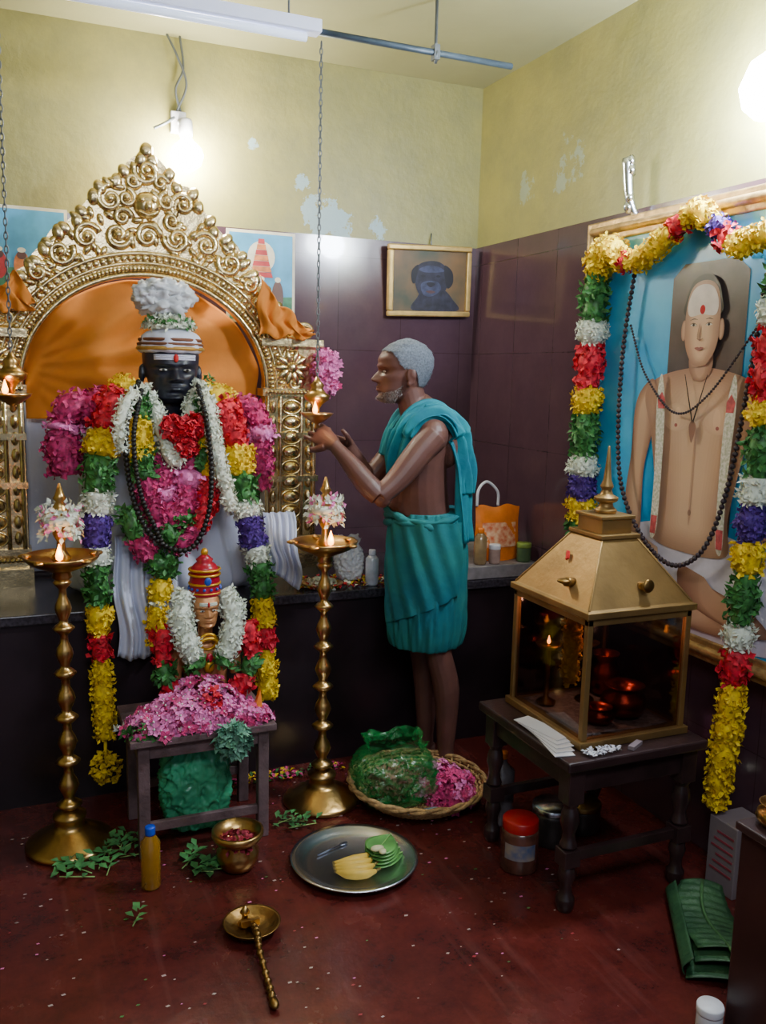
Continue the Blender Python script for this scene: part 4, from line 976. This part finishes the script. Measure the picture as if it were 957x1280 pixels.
def shawl(path,width,folds=4,ph=0):
    P=cr(path,8);n=len(P)
    def f(u,v):
        i=min(int(v*(n-1)),n-2);q=v*(n-1)-i;p=P[i].lerp(P[i+1],q);T=(P[i+1]-P[i]).normalized()
        out=V((p.x,p.y*.6,.35 if p.z>1.3 else 0))
        if out.length<1e-4: out=V((0,1,0))
        out.normalize();W=T.cross(out).normalized();N=W.cross(T).normalized()
        if N.dot(out)<0:N=-N
        j=min(int(v*(len(width)-1)),len(width)-2);qq=v*(len(width)-1)-j;ww=width[j]*(1-qq)+width[j+1]*qq
        return p+W*((u-.5)*ww)+N*(.015*math.sin(u*folds*2*pi+2*v+ph)+.008*math.sin(u*37+v*9)+.005*math.sin(u*61-v*7)-.03*(2*u-1)**2)
    mb.grid(f,64,70)
shawl([(.125,.07,1.15),(.125,.09,1.24),(.085,.10,1.340),(.01,.10,1.385),(-.06,.095,1.370),(-.115,.085,1.30),(-.14,.08,1.2),(-.15,.085,1.05),(-.16,.09,.90)],[.10,.13,.15,.16,.17,.16,.13,.11])
shawl([(.12,-.09,1.2),(.09,-.08,1.32),(.01,-.07,1.385),(-.065,-.04,1.375),(-.12,.02,1.3),(-.135,.05,1.2)],[.10,.14,.15,.17,.14],4,1)
shawl([(.02,.115,1.38),(-.05,.115,1.375),(-.12,.105,1.31),(-.150,.10,1.2),(-.162,.10,1.08)],[.06,.08,.09,.08,.06],3,2)
mk("shoulder_shawl",mb,teal,parent=E,solid=.004)
# ------------------------------------------------------------------ small wooden table, small idol
E=empty("small_wooden_table",(.54,2.76,0),"weathered wooden stool table covered with pink flowers","table")
X0,X1,Y0,Y1=.31,.765,2.60,2.93
mb=MB();
for i in range(4):
    a=Y0+(Y1-Y0)*i/4;mb.box(X0,X1,a+.0005,a+(Y1-Y0)/4-.0005,.368,.39)
mk("table_top",mb,gwood,parent=E,bevel=.003)
for x in (X0+.025,X1-.055):
    for y in (Y0+.02,Y1-.05): mb=MB();mb.box(x,x+.035,y,y+.035,0,.368);mk("leg",mb,gwood,parent=E,bevel=.003)
boxparts("rail",[(X0+.06,X1-.055,Y0+.025,Y0+.045,.32,.367),(X0+.06,X1-.055,Y0+.028,Y0+.045,.08,.11),(X0+.03,X0+.05,Y0+.055,Y1-.05,.30,.367),(X1-.05,X1-.03,Y0+.055,Y1-.05,.30,.367),(X0+.06,X1-.055,Y1-.04,Y1-.02,.10,.13)],gwood,E)
ix,iy=.585,2.83
E=empty("small_deity_bust",(ix,iy,.39),"small golden brown deity bust with red and gold crown","idol")
BM=Matrix.Translation((ix,iy-.005,.668))@Matrix.Rotation(-pi/2,4,'Z')@Matrix.Diagonal((.56,.62,.56,1))@Matrix.Translation((-.07,0,-1.397))
mb=MB()
mb.tube([(ix,iy,.391),(ix,iy,.50),(ix,iy,.57),(ix,iy,.61),(ix,iy,.632)],[(.075,.06),(.07,.05),(.085,.05),(.06,.04),(.028,.026)],20,up=(0,-1,0))
mb.tube([(ix,iy,.61),(ix,iy-.002,.70)],.024,12)
mb.M=BM;mb.hg(na=90,nt=100)
for s in (-1,1): mb.ell((.066,s*.076,1.480),(.018,.010,.036))
mb.M=Matrix()
for s in (-1,1): mb.ell((ix+s*.085,iy,.585),(.03,.03,.035));mb.tube([(ix+s*.09,iy,.59),(ix+s*.10,iy-.01,.5)],[.026,.02],10)
b=mk("bust",mb,bronze,parent=E);remesh(b,.002,1)
for s in (-1,1): mb=MB(BM);p=V((.158,s*.031,1.508));mb.ell(p,(.007,.0125,.0055),0,12,8);mb.ell(p+V((.005,0,0)),(.004,.005,.005),1,8,6);mk("eye",mb,[eyew,eyeb],parent=E)
mb=MB();mb.ell(onhead(BM,0,.66,.004),(.004,.004,.009),0)
for t in (.635,.665,.695): mb.tube([onhead(BM,-.6+i*.12,t,.002) for i in range(11)],.0021,5,1)
mk("forehead_mark",mb,[redmark,white],parent=E)
mb=MB();mb.lathe([(.050,0),(.055,.006),(.048,.02),(.049,.05),(.044,.075),(.048,.082),(.036,.10),(.024,.11),(.028,.118),(.012,.132),(.003,.14)],(ix,iy,.772),28,0)
for zz in (.782,.812,.842,.858): mb.torus((ix,iy,zz),.0495,.004,1,28)
for i in range(14): a=2*pi*i/14;mb.ell((ix+.051*math.cos(a),iy+.051*math.sin(a),.797),.005,2,8,6)
mb.ell((ix,iy-.053,.826),(.012,.006,.014),2);mb.ell((ix,iy,.913),(.012,.012,.014),1)
mk("crown",mb,[redc,yel2,mat("blue_gem",(40,80,180),.3)],parent=E)
mb=MB()
mb.torus((ix,iy-.048,.625),.028,.005,0,20,6,(0,1,.2));mb.torus((ix,iy-.052,.60),.040,.006,0,20,6,(0,1,.2));mb.ell((ix,iy-.066,.575),(.012,.008,.016),1);mb.ell((ix,iy-.060,.545),(.018,.012,.022),0)
mk("necklace",mb,[yel2,redc],parent=E)
for s in (-1,1):
    garland("small_flower_garland","thick white jasmine garland framing the small bust's face",[(ix+s*.062,iy-.005,.785),(ix+s*.080,iy-.025,.745),(ix+s*.084,iy-.05,.69),(ix+s*.066,iy-.067,.62),(ix+s*.034,iy-.082,.55)],[('w',.9),('g',.12)],.038,group="garlands on the small bust")
    garland("small_flower_garland","red rose and leaf garland around the small bust's arms",[(ix+s*.135,iy-.02,.67),(ix+s*.145,iy-.03,.59),(ix+s*.13,iy-.05,.50),(ix+s*.075,iy-.07,.44)],[('r',.4),('g',.25),('r',.3)],.034,group="garlands on the small bust")
mb=MB()
heap(mb,(.53,2.70,.392),(.20,.085,.065),1700,0,.024,.016);heap(mb,(.46,2.68,.392),(.13,.07,.05),400,1,.024,.018);heap(mb,(.57,2.68,.41),(.03,.035,.085),220,2,.024,.018)
heap(mb,(.66,2.66,.392),(.10,.05,.03),250,1,.024,.018);heap(mb,(.52,2.7,.392),(.22,.085,.04),200,4,.022,.016);heap(mb,(.36,2.65,.392),(.05,.04,.025),120,3,.03,.016)
bheap(mb,(.50,2.70,.39),(.17,.09,.085),190,[0,0,0,1],.021,4);bheap(mb,(.55,2.73,.39),(.12,.07,.125),150,[0,0,1],.021,4);bheap(mb,(.40,2.69,.39),(.09,.085,.055),70,[0,0,1],.021,4);bheap(mb,(.68,2.67,.39),(.08,.06,.045),60,[0,0,1],.021,4)
mb.ell((.53,2.71,.395),(.17,.075,.075),1,keep=lambda p:p.z>.392)
mk("pink_flower_heap",mb,[pink,magenta,red,green,white],label="heap of pink oleander flowers on the small wooden table",cat="flowers",kind="stuff")
mb=MB();heap(mb,(.62,2.585,.36),(.042,.03,.045),350,0,.032,.016,False);mb.ell((.62,2.59,.365),(.03,.02,.035),0);mk("leaf_bunch",mb,mat("pale_leaf",(100,150,125),.5,var=.4),label="pale green leaf bunch hanging over the small table's edge",cat="leaves")
mb=MB(Matrix.Translation((.715,2.68,.393))@Matrix.Rotation(.2,4,'Y'));mb.prism([(-.02,-.03,0),(.02,-.03,0),(.0,.0,.09)],(0,.02,0));mk("incense_packet",mb,orangep,label="orange incense packet standing among flowers on the table",cat="packet")
def crumple(name,c,r,mt,label,seedv,amp=1.0,flare=.9):
    E=empty(name,(c[0],c[1],c[2]-r[2]),label,"bag")
    off=V((seedv,seedv*2,0))
    def fn(u,v):
        a=2*pi*u;t=v
        rad=(.75+.35*math.sin(pi*min(1,t*1.1))**.7)*(1-.35*max(0,t-.7)/.3) if t<.85 else (.72+flare*(t-.85))
        sq=(abs(math.cos(a))**4+abs(math.sin(a))**4)**-.22
        p=V((math.cos(a)*1.3,math.sin(a)*1.3,t*3))+off
        cr_=abs(noise.noise(p*2.2))*.30+abs(noise.noise(p*5))*.18+abs(noise.noise(p*10))*.07
        k=rad*sq*(1-amp*cr_)
        if t<.04: k*=t/.04*.9+.1
        return (c[0]+r[0]*k*math.cos(a),c[1]+r[1]*k*math.sin(a),c[2]-r[2]+2*r[2]*t*(1+(.10*math.sin(3*a)+.06*math.sin(7*a))*max(0,t-.6)))
    mb=MB();mb.grid(fn,130,60)
    mk("bag_body",mb,mt,parent=E)
    return E
crumple("green_plastic_bag",(.535,2.765,.178),(.112,.085,.175),gplast,"crumpled green plastic bag standing under the small wooden table",3.3,1.15)
E=jar("oil_bottle",.345,2.46,.028,.19,[oil,bluep],"yellow lamp oil bottle with blue cap on the floor",.025,"bottle",.5)
mb=MB();mb.lathe([(.035,0),(.05,.01),(.062,.035),(.064,.06),(.05,.082),(.052,.09),(.07,.098),(.078,.112),(.078,.125),(.07,.127),(.055,.10),(.045,.085),(.001,.08)],(.605,2.47,0),36)
o_=mk("brass_water_pot",mb,brass,label="round brass pot holding red petals on the floor",cat="pot")
mb=MB();heap(mb,(.605,2.47,.08),(.05,.05,.025),160,0,.02,.015);mk("petals",mb,mat("dark_red_petals",(140,30,50),.7,var=.4,scale=60),parent=o_)
# basket
bx,by=1.305,2.68
E=empty("wicker_basket",(bx,by,0),"shallow round woven wicker tray basket on the floor","basket")
mb=MB()
for i in range(9):
    u=i/8;R=.15+.088*u;z=.012+.062*u**1.4;N=72
    mb.tube([(bx+(R+.004*math.cos(k*pi+i*pi))*math.cos(2*pi*k/N),by+(R+.004*math.cos(k*pi+i*pi))*math.sin(2*pi*k/N),z) for k in range(N)],.0055,6,closed=True)
for k in range(36):
    a=2*pi*k/36;mb.tube([(bx+R*math.cos(a),by+R*math.sin(a),z) for R,z in ((.0,.009),(.15,.010),(.195,.030),(.236,.078))],.004,5)
mb.lathe([(.001,.003),(.15,.004),(.152,.01),(.001,.009)],(bx,by,0),36)
for i in range(7): mb.torus((bx,by,.010),.02+.02*i,.004,0,40,5)
mk("basket_body",mb,wick,parent=E)
mb=MB();N=90
for ph in (0,pi): mb.tube([(bx+(.241+.005*math.cos(k*.7+ph))*math.cos(2*pi*k/N),by+(.241+.005*math.cos(k*.7+ph))*math.sin(2*pi*k/N),.078+.006*math.sin(k*.7+ph)) for k in range(N)],.007,6,closed=True)
mk("rim",mb,wick,parent=E)
gfilm=mat("green_film",(25,130,60),.2,alpha=.45,var=.35,scale=10,bump=.6,bscale=25)
crumple("green_plastic_bag",(1.215,2.68,.130),(.140,.120,.115),gfilm,"thin green plastic bag of flowers lying in the wicker basket",8.1,.85,.7)
mb=MB();mb.ell((1.215,2.68,.085),(.072,.062,.052),0,24,16,disp=lambda p:1+.2*noise.noise(p*4));heap(mb,(1.215,2.68,.085),(.078,.066,.058),450,0,.020,.016,False);mk("bagged_flowers",mb,mat("dull_flowers",(170,85,90),.7,var=.5,scale=40,c2=(105,62,52)),label="flowers packed inside the thin green bag",cat="flowers",kind="stuff")
mb=MB();heap(mb,(1.41,2.67,.02),(.095,.13,.065),900,0,.024,.018);bheap(mb,(1.41,2.66,.02),(.10,.14,.085),140,[0,0,1],.020);mb.ell((1.41,2.67,.03),(.08,.11,.045),0);mk("pink_flower_heap",mb,[magenta,pink],label="loose pink flowers lying in the wicker basket",cat="flowers",kind="stuff")
mb=MB(Matrix.Translation((1.24,2.50,.055))@Matrix.Rotation(-.35,4,'X'));mb.box(-.06,.06,-.025,.025,0,.003);mk("paper_slip",mb,mat("pale_print",(150,175,195),.6,var=.2,scale=60),label="printed paper slip at the basket's front rim",cat="paper",)
# plate
px,py=.945,2.365
E=empty("steel_plate",(px,py,0),"large round stainless steel plate holding bananas and leaves","plate")
mb=MB();mb.lathe([(.001,.004),(.145,.004),(.165,.012),(.185,.022),(.196,.024),(.197,.028),(.185,.026),(.163,.016),(.143,.008),(.001,.008)],(px,py,0),64);mk("plate_body",mb,steel,parent=E)
for i in range(4):
    a=-.35+.14*i;M_=Matrix.Translation((px-.03+.004*i,py-.095+.018*i,.027+.004*i))@Matrix.Rotation(a,4,'Z');mb=MB(M_)
    mb.tube(cr([(-.06,.012,0),(-.03,-.003,.002),(0,-.008,.004),(.03,-.003,.002),(.058,.014,0)],4),[.004,.014,.0165,.014,.006],10,0);mb.tube([(.056,.013,0),(.072,.024,.003)],[.005,.004],6,1)
    mb.ell((-.061,.0125,0),.005,1)
    mk("banana",mb,[banana,mat("stalk",(110,90,40))],label="small ripe yellow banana lying on the steel plate",cat="banana",group="bananas on the plate")
lf=mat("betel_green",(96,152,78),.4,var=.3,scale=12)
for i in range(5):
    M_=Matrix.Translation((px+.090,py-.035+.006*i,.018+.009*i))@Matrix.Rotation(.2+.14*i,4,'Z')@Matrix.Rotation(.1,4,'X');mb=MB(M_)
    mb.grid(lambda u,v:((u-.5)*.13,(v-.5)*.095*(math.sin(pi*min(1,max(.001,u**.62)))**.75 if 0<u<1 else .0),.006*abs(v-.5)*2+.004*math.sin(5*u)),20,8)
    mb.tube([(-.06,0,.002),(.064,0,.004)],.0015,5,1)
    mk("betel_leaf",mb,[lf,mat("vein",(150,190,110))],label="pointed green betel leaf on the steel plate",cat="leaf",group="betel leaves on the plate",solid=.001)
mb=MB();mb.ell((px+.055,py-.05,.068),(.022,.014,.008));mb.ell((px+.065,py-.068,.066),(.012,.012,.008));mk("cut_areca_nut",mb,mat("cream_nut",(205,200,155),.6),label="pale cut areca nut on the betel leaves",cat="nut")
mb=MB(Matrix.Translation((px-.04,py+.085,.014))@Matrix.Rotation(.35,4,'Z'));mb.tube([(-.06,0,0),(.03,0,0)],.0025,8);mb.ell((.045,0,0),(.016,.008,.003));mk("spoon",mb,mat("dark_steel",(120,125,145),.3,.9),label="thin metal spoon lying in the steel plate",cat="spoon")
# incense ladle
E=empty("brass_incense_ladle",(.565,2.14,0),"brass incense ladle with long twisted handle on the floor","ladle")
mb=MB();mb.lathe([(.03,0),(.04,.004),(.066,.018),(.076,.030),(.078,.032),(.072,.030),(.06,.02),(.04,.012),(.001,.011)],(.565,2.15,0),40);mk("dish",mb,darkbrass,parent=E)
mb=MB();hp=cr([(.565,2.16,.022),(.563,2.09,.036),(.553,2.03,.03),(.545,1.93,.02),(.54,1.86,.014)],6)
mb.tube(hp,[.009,.008,.007,.007,.009],8)
for i in range(3,len(hp),2): mb.ell(hp[i],.0105,0,8,6)
mb.ell((.539,1.845,.014),(.012,.02,.01));mk("handle",mb,darkbrass,parent=E)
mb=MB();mb.lathe([(.016,.012),(.02,.02),(.01,.028),(.008,.045),(.014,.052),(.004,.07)],(.55,2.165,0),16);mb.box(.535,.585,2.14,2.152,.024,.04);mk("burner",mb,brass,parent=E)
def sprig(x,y,a0,n,sc,label):
    mb=MB()
    for k in range(n):
        a=a0+U(-1.2,1.2);L=U(.05,.10)*sc;bx_,by_=x+U(-.04,.04)*sc,y+U(-.04,.04)*sc
        d=V((math.cos(a),math.sin(a),0));mb.tube([V((bx_,by_,.004)),V((bx_,by_,.012))+d*L],.0018,5,1)
        for j in range(6):
            c=V((bx_,by_,.010+U(0,.02)))+d*L*j/5;s=1 if j%2 else -1;b=V((-d.y,d.x,0))*s;t_=(b+d*U(.3,1)+V((0,0,U(-.1,.4)))).normalized();w_=t_.cross(V((0,0,1)))
            l=U(.03,.046)*sc
            mb.add([c,c+t_*l*.5+w_*l*.26+V((0,0,.006)),c+t_*l,c+t_*l*.5-w_*l*.26+V((0,0,.004))],[(0,1,2),(0,2,3)],0)
    mk("leaf_sprig",mb,[mat("sprig_green",(68,125,70),.5,var=.4),mat("vein",(150,190,110))],label=label,cat="leaves",group="fallen leaf sprigs")
sprig(.19,2.60,2.2,7,1.15,"scattered green leaf sprigs on the floor near the lamp base")
sprig(.27,2.67,.9,5,1.0,"scattered green leaf sprigs on the floor near the lamp base")
sprig(.48,2.50,.2,6,1.1,"green leaf sprig on the floor before the small table")
sprig(.80,2.66,.6,4,.9,"small green leaf sprig beside the lamp base")
sprig(.27,2.25,.3,1,.9,"single fallen green leaf on the red floor")
mb=MB()
for i in range(240):
    x=U(-.1,1.5);y=U(1.7,3.0);c=V((x,y,.002));s=U(.003,.0075);a=rnd()*6
    mb.add([c+V((s*math.cos(a+q),s*.6*math.sin(a+q),0)) for q in (0,1.57,3.14,4.7)],[(0,1,2,3)],random.choice([0,0,0,1,2,3]))
mk("fallen_petals",mb,[mat("rice_grey",(180,160,155),.8),mat("dull_red_petal",(150,40,50),.8),pink,green],label="tiny fallen petals and rice scattered on the red floor",cat="petals",kind="stuff")
mb=MB()
for i in range(160): 
    mb.petal(V((U(.70,1.15),U(2.98,3.06),.004)),V((0,0,1)),.024,.016,random.choice([0,1,2]))
mk("fallen_petals",mb,[magenta,green,yellow],label="fallen petals gathered at the foot of the platform",cat="petals",kind="stuff")
# ------------------------------------------------------------------ things on the platform / ledge
def packet(name,x0,x1,y,z0,z1,m1,m2,label):
    E=empty(name,((x0+x1)/2,y,z0),label,"packet");mb=MB()
    W=x1-x0;H=z1-z0
    def f(sg):
        return lambda u,v:(x0+W*u,y+sg*.035*(max(0,math.sin(pi*u))**.5)*max(0,math.cos(v*pi/2))**.6+.004*math.sin(9*u+7*v),z0+H*v+.006*math.sin(11*u)*v)
    mb.grid(f(1),16,14);mb.grid(f(-1),16,14);mk("packet_body",mb,m1,parent=E)
    mb=MB();mb.grid(lambda u,v:(x0+W*(.12+.76*u),y-.036*(math.sin(pi*(.12+.76*u))**.5)*math.cos((.25+.45*v)*pi/2)**.6-.003,z0+H*(.25+.45*v)),10,6);mk("printed_label",mb,m2,parent=E)
    mb=MB();xm=(x0+x1)/2-.05;mb.tube(cr([(xm-.05,y,z1),(xm-.045,y,z1+.07),(xm,y+.01,z1+.10),(xm+.045,y,z1+.06),(xm+.05,y,z1)]),.006,8);mk("handle",mb,plastw,parent=E)
packet("orange_bag",1.79,2.00,3.20,.736,.965,orangep,mat("packet_print",(240,200,160),.5,scale=40,c2=(215,100,55)),"wide orange printed bag with white handle on the stone ledge")
jar("plastic_bottle",1.78,3.13,.026,.15,[mat("amber_liquid",(140,115,80),.15,coat=.5),orangep],"small bottle with orange cap on the stone ledge",.02,"bottle",.5,.736)
jar("glass_jar",1.845,3.125,.024,.08,[mat("pale_contents",(170,140,130),.2,coat=.4),plastw],"small jar with pale lid on the stone ledge",.02,"jar",.95,.736)
jar("green_tin",1.985,3.125,.03,.08,[mat("green_tin",(75,98,66),.4),mat("green_lid",(120,140,60),.4)],"small green tin on the stone ledge",.02,"tin",.98,.736)
crumple("white_plastic_bag",(1.245,3.24,.77),(.055,.05,.088),cplast,"small crumpled white plastic bag on the platform",5.5)
jar("plastic_bottle",1.305,3.14,.026,.14,[mat("clear_bottle",(180,185,195),.15,coat=.5),plastw],"small clear plastic bottle on the platform edge",.02,"bottle",.5,.681)
mb=MB();mb.lathe([(.001,.002),(.05,.002),(.08,.014),(.082,.018),(.05,.008),(.001,.007)],(1.11,3.17,.681),32);o_=mk("brass_tray",mb,brass,label="small brass tray of offerings on the platform",cat="tray")
mb=MB();heap(mb,(1.11,3.17,.688),(.05,.05,.02),120,0,.02,.014);mk("offering_petals",mb,white,parent=o_)
mb=MB()
for i in range(260): mb.petal(V((U(1.0,1.4),U(3.1,3.3),.684)),V((0,0,1)),.022,.016,random.choice([0,1,1,2]))
mk("offering_flowers",mb,[white,red,yellow],label="loose offering flowers strewn on the platform top",cat="flowers",kind="stuff")
# ------------------------------------------------------------------ camera
Yw=math.radians(23.2);P_=math.radians(8.85);R_=math.radians(1.37)
F=V((math.cos(P_)*math.sin(Yw),math.cos(P_)*math.cos(Yw),-math.sin(P_)))
r0=V((math.cos(Yw),-math.sin(Yw),0));u0=V((math.sin(P_)*math.sin(Yw),math.sin(P_)*math.cos(Yw),math.cos(P_)))
rr=r0*math.cos(R_)+u0*math.sin(R_);uu=-r0*math.sin(R_)+u0*math.cos(R_)
cd=bpy.data.cameras.new("camera");cd.sensor_fit='VERTICAL';cd.sensor_height=36;cd.lens=1110/1280*36;cd.clip_start=.05
co=bpy.data.objects.new("camera",cd);COL.objects.link(co)
M_=Matrix((rr,uu,-F)).transposed().to_4x4();M_.translation=V((0,0,1.5));co.matrix_world=M_
bpy.context.scene.camera=co
for o in bpy.data.objects:
    if "_w" in o.keys(): del o["_w"]
